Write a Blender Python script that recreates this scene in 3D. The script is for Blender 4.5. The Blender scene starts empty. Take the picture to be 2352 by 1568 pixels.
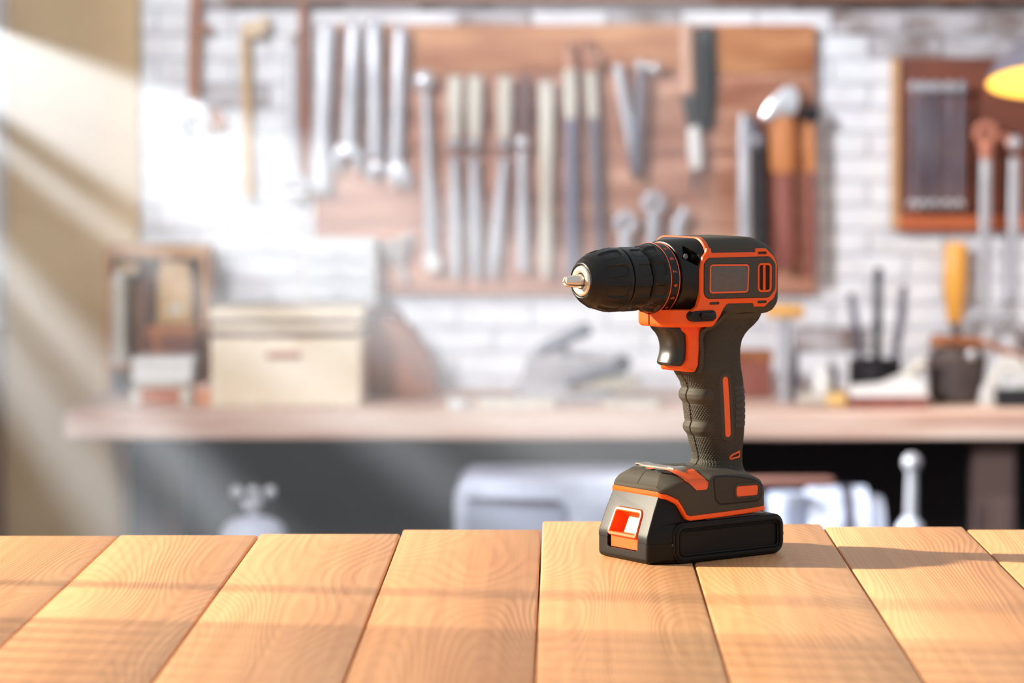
import bpy, bmesh, math, random
from mathutils import Vector, Matrix
random.seed(7)
S = bpy.context.scene
COL = S.collection
PI = math.pi

# ------------------------------------------------------------------ camera, world, lights, exposure
FPX, VX, VY, CAMZ = 6650.0, 1285.0, 280.0, 1.037      # focal length and principal point in pixels of the 2352x1568 frame
cd = bpy.data.cameras.new('camera'); cam = bpy.data.objects.new('camera', cd); COL.objects.link(cam)
cam.location = (0, 0, CAMZ); cam.rotation_euler = (PI/2, 0, 0)
cd.sensor_width = 36; cd.sensor_fit = 'HORIZONTAL'; cd.lens = 36*FPX/2352
cd.shift_x = (1176-VX)/2352; cd.shift_y = (VY-784)/2352
cd.clip_start = .05; cd.clip_end = 100
cd.dof.use_dof = True; cd.dof.focus_distance = 1.90; cd.dof.aperture_fstop = 6.6
S.camera = cam
S.view_settings.view_transform = 'Standard'; S.view_settings.look = 'None'
S.view_settings.exposure = 0.45; S.view_settings.gamma = 1.0; S.view_settings.use_curve_mapping = False
S.cycles.use_denoising = True
S.cycles.max_bounces = 8; S.cycles.volume_bounces = 0
S.cycles.sample_clamp_indirect = 6

W = bpy.data.worlds.new('world'); S.world = W; W.use_nodes = True
bg = W.node_tree.nodes['Background']; bg.inputs[0].default_value = (.92, .95, 1.0, 1); bg.inputs[1].default_value = .44

def lamp(name, kind, loc, to, energy, color, **kw):
    d = bpy.data.lights.new(name, kind); o = bpy.data.objects.new(name, d); COL.objects.link(o)
    o.location = loc; d.energy = energy; d.color = color
    o.rotation_euler = (Vector(to)-Vector(loc)).to_track_quat('-Z', 'Y').to_euler()
    for k, v in kw.items(): setattr(d, k, v)
    return o
SUN_DIR = Vector((-.93, .15, .36)).normalized()
lamp('sun', 'SUN', SUN_DIR*5, (0, 0, 0), 8.2, (1.0, .87, .68), angle=math.radians(2.2))
WALL_X = -.953
# added fill for the back wall, set in the unseen side window
lamp('back_wall_fill', 'AREA', (WALL_X-.02, 2.7, 1.7), (.6, 5.0, 1.0), 21.5, (.95, .97, 1.0), shape='RECTANGLE', size=.3, size_y=.45, spread=math.radians(100))
# low light raking in through the slatted window beside the bench; it draws the shafts in the dusty air
RAKE = (WALL_X-.286, 4.15, 1.33)
shaft = lamp('window_shaft_light', 'SPOT', RAKE, (WALL_X+.4, 4.15, .70), 380, (.93, .97, 1.0), spot_size=math.radians(110), spot_blend=.3, shadow_soft_size=.012)

# ------------------------------------------------------------------ materials
def lin(c):
    return tuple(((x/255)/12.92 if x/255 <= .04045 else ((x/255+.055)/1.055)**2.4) for x in c)+(1,)
MATS = {}
def mat(name, col, rough=.5, metal=0., col2=None, scale=(20, 20, 20), detail=4., lo=.4, hi=.65, bump=0., bscale=400., bdist=.0005, spec=.5, vary=0., coat=0.):
    if name in MATS: return MATS[name]
    m = bpy.data.materials.new(name); m.use_nodes = True; MATS[name] = m
    nt = m.node_tree; N = nt.nodes; L = nt.links; b = N['Principled BSDF']
    b.inputs['Base Color'].default_value = lin(col); b.inputs['Roughness'].default_value = rough
    b.inputs['Metallic'].default_value = metal; b.inputs['Specular IOR Level'].default_value = spec
    b.inputs['Coat Weight'].default_value = coat
    tc = N.new('ShaderNodeTexCoord')
    out = None
    if col2 is not None:
        mp = N.new('ShaderNodeMapping'); mp.inputs['Scale'].default_value = scale; L.new(tc.outputs['Object'], mp.inputs[0])
        no = N.new('ShaderNodeTexNoise'); no.noise_dimensions = '4D'; no.inputs['Scale'].default_value = 1; no.inputs['Detail'].default_value = detail
        L.new(mp.outputs[0], no.inputs['Vector'])
        oi = N.new('ShaderNodeObjectInfo'); mu = N.new('ShaderNodeMath'); mu.operation = 'MULTIPLY'; mu.inputs[1].default_value = 37
        L.new(oi.outputs['Random'], mu.inputs[0]); L.new(mu.outputs[0], no.inputs['W'])
        rp = N.new('ShaderNodeMapRange'); rp.inputs[1].default_value = lo; rp.inputs[2].default_value = hi; L.new(no.outputs['Fac'], rp.inputs[0])
        mx = N.new('ShaderNodeMix'); mx.data_type = 'RGBA'; mx.inputs[6].default_value = lin(col); mx.inputs[7].default_value = lin(col2)
        L.new(rp.outputs[0], mx.inputs[0]); out = mx.outputs[2]
    if vary:
        oi = N.new('ShaderNodeObjectInfo'); r2 = N.new('ShaderNodeMapRange'); r2.inputs[3].default_value = 1-vary; r2.inputs[4].default_value = 1+vary
        L.new(oi.outputs['Random'], r2.inputs[0]); hs = N.new('ShaderNodeHueSaturation'); L.new(r2.outputs[0], hs.inputs['Value'])
        if out: L.new(out, hs.inputs['Color'])
        else: hs.inputs['Color'].default_value = lin(col)
        out = hs.outputs[0]
    if out: L.new(out, b.inputs['Base Color'])
    if bump:
        n2 = N.new('ShaderNodeTexNoise'); n2.inputs['Scale'].default_value = bscale; n2.inputs['Detail'].default_value = 3
        L.new(tc.outputs['Object'], n2.inputs['Vector'])
        bu = N.new('ShaderNodeBump'); bu.inputs['Strength'].default_value = bump; bu.inputs['Distance'].default_value = bdist
        L.new(n2.outputs['Fac'], bu.inputs['Height']); L.new(bu.outputs[0], b.inputs['Normal'])
    return m

def wood_plank_mat():
    m = bpy.data.materials.new('pine_plank'); m.use_nodes = True
    nt = m.node_tree; N = nt.nodes; L = nt.links; b = N['Principled BSDF']
    tc = N.new('ShaderNodeTexCoord'); oi = N.new('ShaderNodeObjectInfo')
    ad = N.new('ShaderNodeMath'); ad.operation = 'MULTIPLY'; ad.inputs[1].default_value = 53; L.new(oi.outputs['Random'], ad.inputs[0])
    def noise(scale, det, dist=0.):
        mp = N.new('ShaderNodeMapping'); mp.inputs['Scale'].default_value = scale; L.new(tc.outputs['Object'], mp.inputs[0])
        no = N.new('ShaderNodeTexNoise'); no.noise_dimensions = '4D'; no.inputs['Scale'].default_value = 1; no.inputs['Detail'].default_value = det
        no.inputs['Distortion'].default_value = dist
        L.new(mp.outputs[0], no.inputs['Vector']); L.new(ad.outputs[0], no.inputs['W']); return no.outputs['Fac']
    def math_(op, a, bb):
        n = N.new('ShaderNodeMath'); n.operation = op
        for i, x in enumerate((a, bb)):
            if isinstance(x, (int, float)): n.inputs[i].default_value = x
            else: L.new(x, n.inputs[i])
        return n.outputs[0]
    # growth rings: contour lines of a stretched noise field
    field = noise((7, 1.5, 7), 1.0)
    fine = noise((60, 5, 60), 3)
    f2 = math_('ADD', math_('MULTIPLY', field, 780), math_('MULTIPLY', fine, 3.0))
    sn = math_('SINE', f2, 0); ring = math_('POWER', math_('MULTIPLY', math_('ADD', sn, 1), .5), 1.6)
    broad = noise((7, 2.0, 7), 3)
    streak = noise((160, 3, 160), 3)
    cr = N.new('ShaderNodeValToRGB'); e = cr.color_ramp.elements
    e[0].position = .3; e[0].color = lin((218, 152, 98)); e[1].position = .7; e[1].color = lin((236, 182, 130)); L.new(broad, cr.inputs[0])
    mx = N.new('ShaderNodeMix'); mx.data_type = 'RGBA'; mx.inputs[7].default_value = lin((186, 114, 64))
    L.new(math_('MULTIPLY', ring, .15), mx.inputs[0]); L.new(cr.outputs[0], mx.inputs[6])
    m2 = N.new('ShaderNodeMix'); m2.data_type = 'RGBA'; m2.blend_type = 'MULTIPLY'; m2.inputs[0].default_value = .35
    c3 = N.new('ShaderNodeValToRGB'); c3.color_ramp.elements[0].position = .35; c3.color_ramp.elements[0].color = (.6, .5, .42, 1); c3.color_ramp.elements[1].position = .6
    L.new(streak, c3.inputs[0]); L.new(mx.outputs[2], m2.inputs[6]); L.new(c3.outputs[0], m2.inputs[7])
    # a few knots and darker stains
    kn = noise((11, 5, 11), 2)
    k2 = N.new('ShaderNodeMapRange'); k2.inputs[1].default_value = .70; k2.inputs[2].default_value = .80; L.new(kn, k2.inputs[0])
    m3 = N.new('ShaderNodeMix'); m3.data_type = 'RGBA'; m3.inputs[7].default_value = lin((150, 86, 45)); L.new(math_('MULTIPLY', k2.outputs[0], .55), m3.inputs[0]); L.new(m2.outputs[2], m3.inputs[6])
    hs = N.new('ShaderNodeHueSaturation'); r2 = N.new('ShaderNodeMapRange'); r2.inputs[3].default_value = .93; r2.inputs[4].default_value = 1.1
    L.new(oi.outputs['Random'], r2.inputs[0]); L.new(r2.outputs[0], hs.inputs['Value']); L.new(m3.outputs[2], hs.inputs['Color'])
    L.new(hs.outputs[0], b.inputs['Base Color'])
    b.inputs['Roughness'].default_value = .5
    bu = N.new('ShaderNodeBump'); bu.inputs['Strength'].default_value = .5; bu.inputs['Distance'].default_value = .0004
    L.new(math_('ADD', math_('MULTIPLY', ring, .45), streak), bu.inputs['Height']); L.new(bu.outputs[0], b.inputs['Normal'])
    MATS['plank'] = m; return m

def knurl_mat(name, col):
    m = mat(name, col, rough=.58, spec=.22); nt = m.node_tree; N = nt.nodes; L = nt.links; b = N['Principled BSDF']
    tc = N.new('ShaderNodeTexCoord'); sp = N.new('ShaderNodeSeparateXYZ'); L.new(tc.outputs['Object'], sp.inputs[0])
    def mm(op, a, c):
        n = N.new('ShaderNodeMath'); n.operation = op
        for i, x in enumerate((a, c)):
            if isinstance(x, (int, float)): n.inputs[i].default_value = x
            else: L.new(x, n.inputs[i])
        return n.outputs[0]
    a = mm('MULTIPLY', sp.outputs[0], 480); c = mm('MULTIPLY', sp.outputs[2], 400)
    p = mm('PINGPONG', mm('ADD', a, c), .5); q = mm('PINGPONG', mm('SUBTRACT', a, c), .5)
    h = mm('MINIMUM', mm('MINIMUM', p, q), .2)
    bu = N.new('ShaderNodeBump'); bu.inputs['Strength'].default_value = 1; bu.inputs['Distance'].default_value = .0012
    L.new(h, bu.inputs['Height']); L.new(bu.outputs[0], b.inputs['Normal']); return m

# ------------------------------------------------------------------ mesh helpers
class MB:
    def __init__(s): s.v = []; s.f = []
    def add(s, vs, fs):
        n = len(s.v); s.v += [tuple(p) for p in vs]; s.f += [tuple(i+n for i in f) for f in fs]
    def loft(s, rings, cap0=True, cap1=True, closed=True):
        n = len(rings[0]); vs = [p for r in rings for p in r]; fs = []
        for k in range(len(rings)-1):
            for i in range(n if closed else n-1):
                j = (i+1) % n; fs.append((k*n+i, k*n+j, (k+1)*n+j, (k+1)*n+i))
        if cap0: fs.append(tuple(range(n-1, -1, -1)))
        if cap1: fs.append(tuple((len(rings)-1)*n+i for i in range(n)))
        s.add(vs, fs); return s
    def box(s, x0, x1, y0, y1, z0, z1, b=0.):
        if b <= 0:
            s.add([(x0,y0,z0),(x1,y0,z0),(x1,y1,z0),(x0,y1,z0),(x0,y0,z1),(x1,y0,z1),(x1,y1,z1),(x0,y1,z1)],
                  [(3,2,1,0),(4,5,6,7),(0,1,5,4),(1,2,6,5),(2,3,7,6),(3,0,4,7)]); return s
        def rect(i, z): return [(x0+i+ (b-0), y0+i, z),(x1-i-b, y0+i, z),(x1-i, y0+i+b, z),(x1-i, y1-i-b, z),(x1-i-b, y1-i, z),(x0+i+b, y1-i, z),(x0+i, y1-i-b, z),(x0+i, y0+i+b, z)]
        s.loft([rect(b, z0), rect(0, z0+b), rect(0, z1-b), rect(b, z1)]); return s
    def tube(s, path, rad, seg=12, flat=1., caps=True):
        P = [Vector(p) for p in path]; rings = []
        if not isinstance(rad, (list, tuple)): rad = [rad]*len(P)
        for k, p in enumerate(P):
            d = (P[min(k+1, len(P)-1)]-P[max(k-1, 0)]).normalized()
            ref = Vector((0, 1, 0)) if abs(d.y) < .9 else Vector((1, 0, 0))
            a = d.cross(ref).normalized(); c = a.cross(d).normalized()
            rings.append([tuple(p+a*(rad[k]*math.cos(t*2*PI/seg))+c*(rad[k]*flat*math.sin(t*2*PI/seg))) for t in range(seg)])
        s.loft(rings, caps, caps); return s
    def lathe(s, prof, org=(0, 0, 0), seg=32, axis='z', caps=True):
        rings = []
        for t, r in prof:
            rg = []
            for i in range(seg):
                a = i*2*PI/seg
                if axis == 'z': rg.append((org[0]+r*math.cos(a), org[1]+r*math.sin(a), org[2]+t))
                elif axis == 'x': rg.append((org[0]+t, org[1]+r*math.cos(a), org[2]+r*math.sin(a)))
                else: rg.append((org[0]+r*math.cos(a), org[1]+t, org[2]+r*math.sin(a)))
            rings.append(rg)
        s.loft(rings, caps, caps); return s
    def plate(s, out, y0, y1, bev=0., seg=2, fn=None):
        """outline (x,z) extruded from y0 (back) to y1 (front, smaller y)"""
        sg = 1 if y1 > y0 else -1; rings = [[(x, y0, z) for x, z in out]]
        if bev > 0:
            for k in range(seg+1):
                a = k/seg*PI/2; o = offset(out, -bev*(1-math.cos(a))); yy = y1-sg*bev*(1-math.sin(a)); rings.append([(x, yy, z) for x, z in o])
        else: rings.append([(x, y1, z) for x, z in out])
        if sg < 0: rings = [r[::-1] for r in rings] if area(out) < 0 else rings
        s.loft(rings); return s
    def frame(s, out, w, y0, y1, bev=.3):
        i = offset(out, -w)
        o2, i2 = offset(out, -bev), offset(i, bev); ym = y1+(bev if y1 < y0 else -bev)
        rs = [[(x, y, z) for x, z in o] for o, y in ((out, y0), (out, ym), (o2, y1), (i2, y1), (i, ym), (i, y0))]
        s.loft(rs, False, False); return s
    def build(s, name, m, parent=None, angle=40, loc=None, label=None, scale=1., local=False):
        me = bpy.data.meshes.new(name)
        off = Vector((0, 0, 0))
        if not local:
            if parent is not None: off = Vector(parent['org']) if 'org' in parent else Vector((0, 0, 0))
            elif loc is not None: off = Vector(loc)
        me.from_pydata([((Vector(p)*scale)-off) for p in s.v], [], s.f); me.update()
        bm = bmesh.new(); bm.from_mesh(me); bmesh.ops.recalc_face_normals(bm, faces=bm.faces); bm.to_mesh(me); bm.free()
        me.shade_smooth(); me.set_sharp_from_angle(angle=math.radians(angle))
        me.materials.append(m)
        o = bpy.data.objects.new(name, me); COL.objects.link(o)
        if parent is not None:
            o.parent = parent
        elif loc is not None: o.location = loc
        if not local: o['org'] = tuple(off)
        if label: o['label'] = label
        return o

def area(p): return sum(p[i][0]*p[(i+1) % len(p)][1]-p[(i+1) % len(p)][0]*p[i][1] for i in range(len(p)))/2
def offset(p, d):
    n = len(p); sgn = 1 if area(p) > 0 else -1; out = []
    for i in range(n):
        a, b, c = Vector(p[i-1]), Vector(p[i]), Vector(p[(i+1) % n])
        e1 = (b-a); e2 = (c-b)
        if e1.length < 1e-9: e1 = e2
        if e2.length < 1e-9: e2 = e1
        e1.normalize(); e2.normalize()
        n1 = Vector((e1.y, -e1.x))*sgn; n2 = Vector((e2.y, -e2.x))*sgn
        m = n1+n2
        if m.length < 1e-6: m = n1
        m.normalize(); k = max(.5, m.dot(n1)); q = b+m*(d/k); out.append((q.x, q.y))
    return out
def rpoly(pts, r, seg=5):
    """polygon with filleted corners; r one radius or a list"""
    n = len(pts); out = []
    R = r if isinstance(r, (list, tuple)) else [r]*n
    for i in range(n):
        a, b, c = Vector(pts[i-1]), Vector(pts[i]), Vector(pts[(i+1) % n])
        u, v = (a-b), (c-b); lu, lv = u.length, v.length; u.normalize(); v.normalize()
        ang = u.angle(v) if lu*lv > 0 else PI
        if R[i] <= 0 or ang > PI-.02: out.append(tuple(b)); continue
        t = min(R[i]/math.tan(ang/2), lu*.49, lv*.49); rr = t*math.tan(ang/2)
        ctr = b+(u+v).normalized()*(rr/math.sin(ang/2)); s0 = b+u*t-ctr; s1 = b+v*t-ctr
        a0 = math.atan2(s0.y, s0.x); da = math.atan2(s1.y, s1.x)-a0
        while da > PI: da -= 2*PI
        while da < -PI: da += 2*PI
        for k in range(seg+1):
            q = a0+da*k/seg; out.append((ctr.x+rr*math.cos(q), ctr.y+rr*math.sin(q)))
    return out
def rrect(x0, x1, z0, z1, r, seg=5): return rpoly([(x0, z0), (x1, z0), (x1, z1), (x0, z1)], r, seg)
def dense(p, step):
    out = []
    for i in range(len(p)):
        a, b = Vector(p[i]), Vector(p[(i+1) % len(p)]); k = max(1, int((b-a).length/step))
        for j in range(k): out.append(tuple(a.lerp(b, j/k)))
    return out
def interp(tab, x):
    if x <= tab[0][0]: return tab[0][1:]
    for a, b in zip(tab, tab[1:]):
        if x <= b[0]:
            t = (x-a[0])/(b[0]-a[0]); return tuple(p+(q-p)*t for p, q in zip(a[1:], b[1:]))
    return tab[-1][1:]
def cut(o, mb, scale=1.):
    """carve a recess into a mesh"""
    me = bpy.data.meshes.new('c'); me.from_pydata([Vector(p)*scale for p in mb.v], [], mb.f)
    bm = bmesh.new(); bm.from_mesh(me); bmesh.ops.recalc_face_normals(bm, faces=bm.faces); bm.to_mesh(me); bm.free()
    c = bpy.data.objects.new('c', me); COL.objects.link(c); c.parent = o.parent
    md = o.modifiers.new('b', 'BOOLEAN'); md.object = c; md.operation = 'DIFFERENCE'; md.solver = 'EXACT'
    bpy.context.view_layer.update(); dg = bpy.context.evaluated_depsgraph_get()
    nm = bpy.data.meshes.new_from_object(o.evaluated_get(dg)); o.modifiers.remove(md)
    old = o.data; o.data = nm; nm.name = old.name; bpy.data.objects.remove(c); bpy.data.meshes.remove(me)
    nm.shade_smooth(); nm.set_sharp_from_angle(angle=math.radians(35))
def thing(name, label, cat, loc, group=None):
    o = bpy.data.objects.new(name, None); COL.objects.link(o); o.location = loc; o['org'] = tuple(loc); o.empty_display_size = .05
    o['label'] = label; o['category'] = cat
    if group: o['group'] = group
    return o
def tag(o, label, cat, group=None):
    o['label'] = label; o['category'] = cat
    if group: o['group'] = group
    return o
def struct(o): o['kind'] = 'structure'; return o
def wx(px, y): return (px-VX)/FPX*y
def wz(py, y): return CAMZ-(py-VY)/FPX*y
def ws(n, y): return n/FPX*y

# materials
wood_plank_mat()
M_black = mat('black_plastic', (18, 17, 16), rough=.34, spec=.36, bump=.08, bscale=2500, bdist=.0001)
M_gloss = mat('battery_plastic', (17, 16, 15), rough=.45, spec=.24, bump=.06, bscale=2500, bdist=.0001)
M_rub = mat('rubber', (70, 66, 58), rough=.62, spec=.22, bump=.25, bscale=2200, bdist=.0002)
M_rubp = mat('rubber_panel', (74, 70, 63), rough=.65, spec=.22, bump=.3, bscale=1800, bdist=.0002)
M_kn = knurl_mat('rubber_knurl', (66, 62, 55))
M_or = mat('orange_plastic', (246, 92, 20), rough=.4, spec=.4)
M_orl = mat('orange_rubber', (246, 104, 54), rough=.55, spec=.4)
M_lab = mat('grey_label', (98, 94, 92), rough=.6, col2=(90, 86, 84), scale=(900, 900, 900))
M_dark = mat('dark_recess', (12, 11, 11), rough=.7)
M_steel = mat('polished_steel', (228, 222, 212), rough=.3, metal=.75)
M_clip = mat('brushed_steel', (196, 188, 176), rough=.32, metal=1)

# ------------------------------------------------------------------ room shell
BACK = 5.0
room = MB().box(-3, 4, -1.5, 5.3, -.1, 0)
struct(room.build('floor', mat('concrete_floor', (70, 64, 62), rough=.8, col2=(52, 48, 48), scale=(4, 4, 4))))
wall = MB(); wall.box(WALL_X, 1.35, BACK+.006, BACK+.12, 0, 1.6)
wall_back = struct(wall.build('wall_back', mat('mortar', (206, 207, 212), rough=.9, col2=(184, 182, 186), scale=(12, 12, 12)), loc=(0, BACK, 0)))
# painted bricks, shared meshes
M_brick = mat('white_painted_brick', (232, 234, 240), rough=.75, col2=(214, 212, 216), scale=(14, 14, 26), detail=6, lo=.45, hi=.72, vary=.03, bump=.4, bscale=120, bdist=.002)
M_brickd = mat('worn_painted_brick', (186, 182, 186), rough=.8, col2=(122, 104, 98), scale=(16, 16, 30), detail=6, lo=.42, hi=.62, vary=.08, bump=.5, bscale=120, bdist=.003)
BL, BH, GAP = ws(172, BACK), ws(56, BACK), .0028
def brick_mesh(w):
    me = bpy.data.meshes.new('brick'); mb = MB(); mb.box(-w/2+GAP/2, w/2-GAP/2, -.0025, .012, -BH/2+GAP/2, BH/2-GAP/2, .0022)
    me.from_pydata(mb.v, [], mb.f); me.update(); return me
full = brick_mesh(BL); half = brick_mesh(BL/2)
fulld = full.copy(); halfd = half.copy()
for a in (full, half): a.materials.append(M_brick)
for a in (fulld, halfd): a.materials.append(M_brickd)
row = 0; nb = 0; z = wz(80, BACK)+BH*1.5
while z > .57:
    x = WALL_X+(BL/2 if row % 2 else BL/4); first = row % 2 == 0
    while x < 1.1:
        h = first; first = False
        py = VY+(CAMZ-z)/BACK*FPX; px = VX+x/BACK*FPX
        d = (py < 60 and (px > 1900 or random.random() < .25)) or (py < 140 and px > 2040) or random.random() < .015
        hidden = 740 < px-86 and px+86 < 1850 and 85 < py-28 and py+28 < 640       # wholly behind the big board
        if not hidden:
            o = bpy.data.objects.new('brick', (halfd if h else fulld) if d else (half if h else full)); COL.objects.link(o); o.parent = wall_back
            o.location = (x, random.uniform(-.0008, .0008), z); nb += 1
        x += BL*.75 if h else BL
    z -= BH; row += 1
# left wall with two openings, the near one added for the light
WL = MB()
def wl(y0, y1, z0, z1): WL.box(WALL_X-.05, WALL_X, y0, y1, z0, z1)
W1 = (4.08, 4.22, .78, 1.31); W2 = (1.10, 3.45, .86, 2.5)
wl(.2, W2[0], 0, 2.8); wl(W2[0], W2[1], 0, W2[2]); wl(W2[0], W2[1], W2[3], 2.8); wl(W2[1], W1[0], 0, 2.8)
wl(W1[0], W1[1], 0, W1[2]); wl(W1[0], W1[1], W1[3], 2.8); wl(W1[1], BACK+.1, 0, 2.8)
struct(WL.build('wall_left', mat('tan_plaster', (196, 168, 128), rough=.85, col2=(176, 146, 106), scale=(5, 5, 5))))
M_wf = mat('white_window_frame', (226, 230, 238), rough=.5)
w1 = MB()
SZ = RAKE[2]
def slat(m0, m1):      # a slat that shades the rays between two slopes
    w1.box(WALL_X-.022, WALL_X-.010, W1[0]-.01, W1[1]+.01, SZ-m1*.27, SZ-m0*.27)
for a in ((.05, .36), (.66, .71), (.79, 1.04), (1.24, 1.27), (1.60, 2.3)): slat(*a)
w1.box(WALL_X-.03, WALL_X-.005, W1[0]-.02, W1[0], W1[2]-.02, W1[3]+.02); w1.box(WALL_X-.03, WALL_X-.005, W1[1], W1[1]+.02, W1[2]-.02, W1[3]+.02)
struct(w1.build('window_1', M_wf))
w2 = MB()  # unseen window, its bars and slats added to shade the table
for k in range(23): w2.box(WALL_X-.03, WALL_X-.022, 1.115+k*.03, 1.126+k*.03, W2[2], W2[3])
for y in (1.11, 1.915, 2.42, 2.93, 3.43): w2.box(WALL_X-.04, WALL_X-.015, y-(.011 if y != 1.915 else .0035), y+(.011 if y != 1.915 else .0035), W2[2], W2[3])
for zz in (.87, 1.62, 2.48): w2.box(WALL_X-.04, WALL_X-.015, W2[0], W2[1], zz-.012, zz+.012)
struct(w2.build('added_window', M_wf))
tr = MB(); tr.box(WALL_X, WALL_X+.006, 4.88, BACK-.001, .69, 1.5)
struct(tr.build('trim_1', M_wf))
M_rail = mat('old_rail_wood', (150, 104, 78), rough=.7, col2=(96, 70, 62), scale=(6, 30, 30))
tr2 = MB(); tr2.box(wx(520, 4.97), wx(2420, 4.97), 4.95, BACK-.006, wz(6, 4.95), wz(-60, 4.95), .004)
struct(tr2.build('trim_2', M_rail))
pier = MB(); pier.box(WALL_X+.001, wx(318, 4.965), 4.965, BACK-.005, 0, 1.6, .006)
struct(pier.build('wall_pier', mat('ochre_plaster', (206, 176, 128), rough=.85, col2=(186, 150, 98), scale=(4, 4, 3))))
# dusty air in front of the left part of the bench
hz = MB().box(WALL_X+.005, .22, 3.88, 4.36, .31, 1.34)
hm = bpy.data.materials.new('dusty_air'); hm.use_nodes = True; hn = hm.node_tree.nodes; hn.remove(hn['Principled BSDF'])
vs = hn.new('ShaderNodeVolumeScatter'); vs.inputs['Density'].default_value = .32; vs.inputs['Color'].default_value = (.96, .98, 1, 1)
hm.node_tree.links.new(vs.outputs[0], hn['Material Output'].inputs['Volume'])
haze = hz.build('dust_haze', hm); haze['kind'] = 'stuff'; tag(haze, 'pale dusty air lit by shafts of window light above the bench', 'haze')

# ------------------------------------------------------------------ plank table in front
TZ = .75
table = thing('plank_table', 'natural pine table top of wide planks under the orange and black drill', 'table', (0, 1.6, TZ-.75))
edges = [-.507, -.408, -.307, -.2095, -.111, -.0125, .0875, .1875, .287, .387, .487]
ends = [1225, 1225, 1225, 1222, 1213, 1196, 1202, 1207, 1213, 1213]
lift = [-.0012, -.0012, -.0008, -.0008, -.0006, 0, 0, -.0004, -.0006, -.0006]
for i in range(10):
    yb = FPX*.287/(ends[i]-VY); x0, x1 = edges[i]+.0006, edges[i+1]-.0006; r = .0014; z1 = TZ+lift[i]; yf = 1.16
    sec = [(x0, z1-.03), (x1, z1-.03), (x1, z1-r), (x1-r*.3, z1-r*.3), (x1-r, z1), (x0+r, z1), (x0+r*.3, z1-r*.3), (x0, z1-r)]
    rings = []
    for yy, dz in ((yf, 0), (yb-.003, 0), (yb, .0025)):
        rings.append([(x, yy, zz-(dz if zz > z1-.01 else 0)) for x, zz in sec])
    MB().loft(rings).build('plank', MATS['plank'], table)
M_pine = mat('pine_frame', (196, 140, 88), rough=.6, col2=(170, 112, 64), scale=(4, 40, 40))
for yy in (1.24, 1.93): MB().box(-.47, .45, yy-.02, yy+.02, TZ-.115, TZ-.032, .002).build('apron', M_pine, table)
for xx in (-.46, .44):
    for yy in (1.24, 1.93): MB().box(xx-.03, xx+.03, yy-.03, yy+.03, 0, TZ-.032, .003).build('leg', M_pine, table)

# ------------------------------------------------------------------ cordless drill (mm; u to the rear, v away from the camera, w up)
PHI = math.radians(36)
DX, DY = .0776, 1.8766
org = Vector((DX, DY, 0))-Vector((math.sin(PHI), -math.cos(PHI), 0))*.037
drill = thing('power_drill', 'orange and black cordless drill standing on its battery pack', 'drill', (org.x, org.y, TZ))
drill.rotation_euler = (0, 0, PHI)
MM = .001
def part(mb, name, m, parent=drill, angle=35, label=None):
    return mb.build(name, m, parent, angle=angle, scale=MM, local=True, label=label)
AX = 184.0
# chuck sleeves with sunken grip pads, clutch ring with scallops
PADS = [math.radians(20+40*k) for k in range(9)]
def sd_rr(x, y, hx, hy, r):
    qx, qy = abs(x)-hx+r, abs(y)-hy+r
    return math.hypot(max(qx, 0), max(qy, 0))+min(max(qx, qy), 0)-r
def revolve(prof, step, relief, seg=360):
    pts = []
    for (a, b) in zip(prof, prof[1:]):
        k = max(1, int(math.hypot(b[0]-a[0], b[1]-a[1])/step))
        pts += [(a[0]+(b[0]-a[0])*j/k, a[1]+(b[1]-a[1])*j/k) for j in range(k)]
    pts.append(prof[-1]); rings = []
    for u, r in pts:
        rg = []
        for i in range(seg):
            th = i*2*PI/seg        # 0 = near side, towards +w
            rr = r-relief(u, r, th); rg.append((u, -rr*math.cos(th), AX+rr*math.sin(th)))
        rings.append(rg)
    return MB().loft(rings, False, False)
def near_pad(th, pads):
    best = 9
    for p in pads:
        d = (th-p+PI) % (2*PI)-PI
        if abs(d) < abs(best): best = d
    return best
def smooth(x): x = min(1, max(0, x)); return x*x*(3-2*x)
def rel_front(u, r, th):
    if u < -47 or u > -26 or r < 14: return 0
    d = near_pad(th, PADS)*r; hw = 4.2 if u > -38 else 4.2+(u+38)*.05
    s = sd_rr(u+35.5, d, 8.0, hw, 2.2)
    return .95*smooth(-s/.6)-.3*max(0, 1-abs(s)/.55)
curve = [(-50.9, 12.7), (-49.5, 14.1), (-47.5, 15.7), (-45, 17.1), (-42, 18.4), (-38.5, 19.45), (-34.5, 20.3), (-30, 20.85), (-26, 21.05), (-24.3, 20.95)]
fs_ = revolve([(-46, 10.2), (-51.2, 10.2), (-51.9, 10.7), (-52, 11.4), (-51.6, 12.1)]+curve+[(-23.7, 20.6), (-23.5, 20), (-23.5, 15)], .32, rel_front)
sleeve = part(fs_, 'chuck_sleeve', M_black, angle=60)
def rel_rear(u, r, th):
    if r < 19: return 0
    d = near_pad(th, PADS)*r; s = sd_rr(u+11, d, 7.4, 4.1, 1.6)
    return .75*smooth(-s/.5)-.28*max(0, 1-abs(s)/.5)
rs = revolve([(-23, 15), (-23, 20.2), (-22.7, 20.7), (-22.2, 20.95), (-9.4, 20.95), (-8.6, 20.6), (-8.3, 19.9), (-8.3, 14)], .3, rel_rear)
part(rs, 'chuck_ring', M_black, angle=60)
def rel_clutch(u, r, th):
    if r < 20 or u > 4: return 0
    d = near_pad(th, PADS)*r; s = sd_rr(u+3.5, d, 6.2, 4.9, 1.2)
    return 1.5*smooth(-s/1.6)
cl = revolve([(-8.6, 12), (-8.0, 17), (-6.9, 18.9), (-5.4, 20.6), (-4.2, 21.6), (-1, 22.6), (3.4, 23.0), (3.9, 23.35), (12.3, 23.35), (12.9, 22.9), (12.9, 18)], .4, rel_clutch)
clutch = part(cl, 'clutch_ring', M_black, angle=60)
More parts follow.
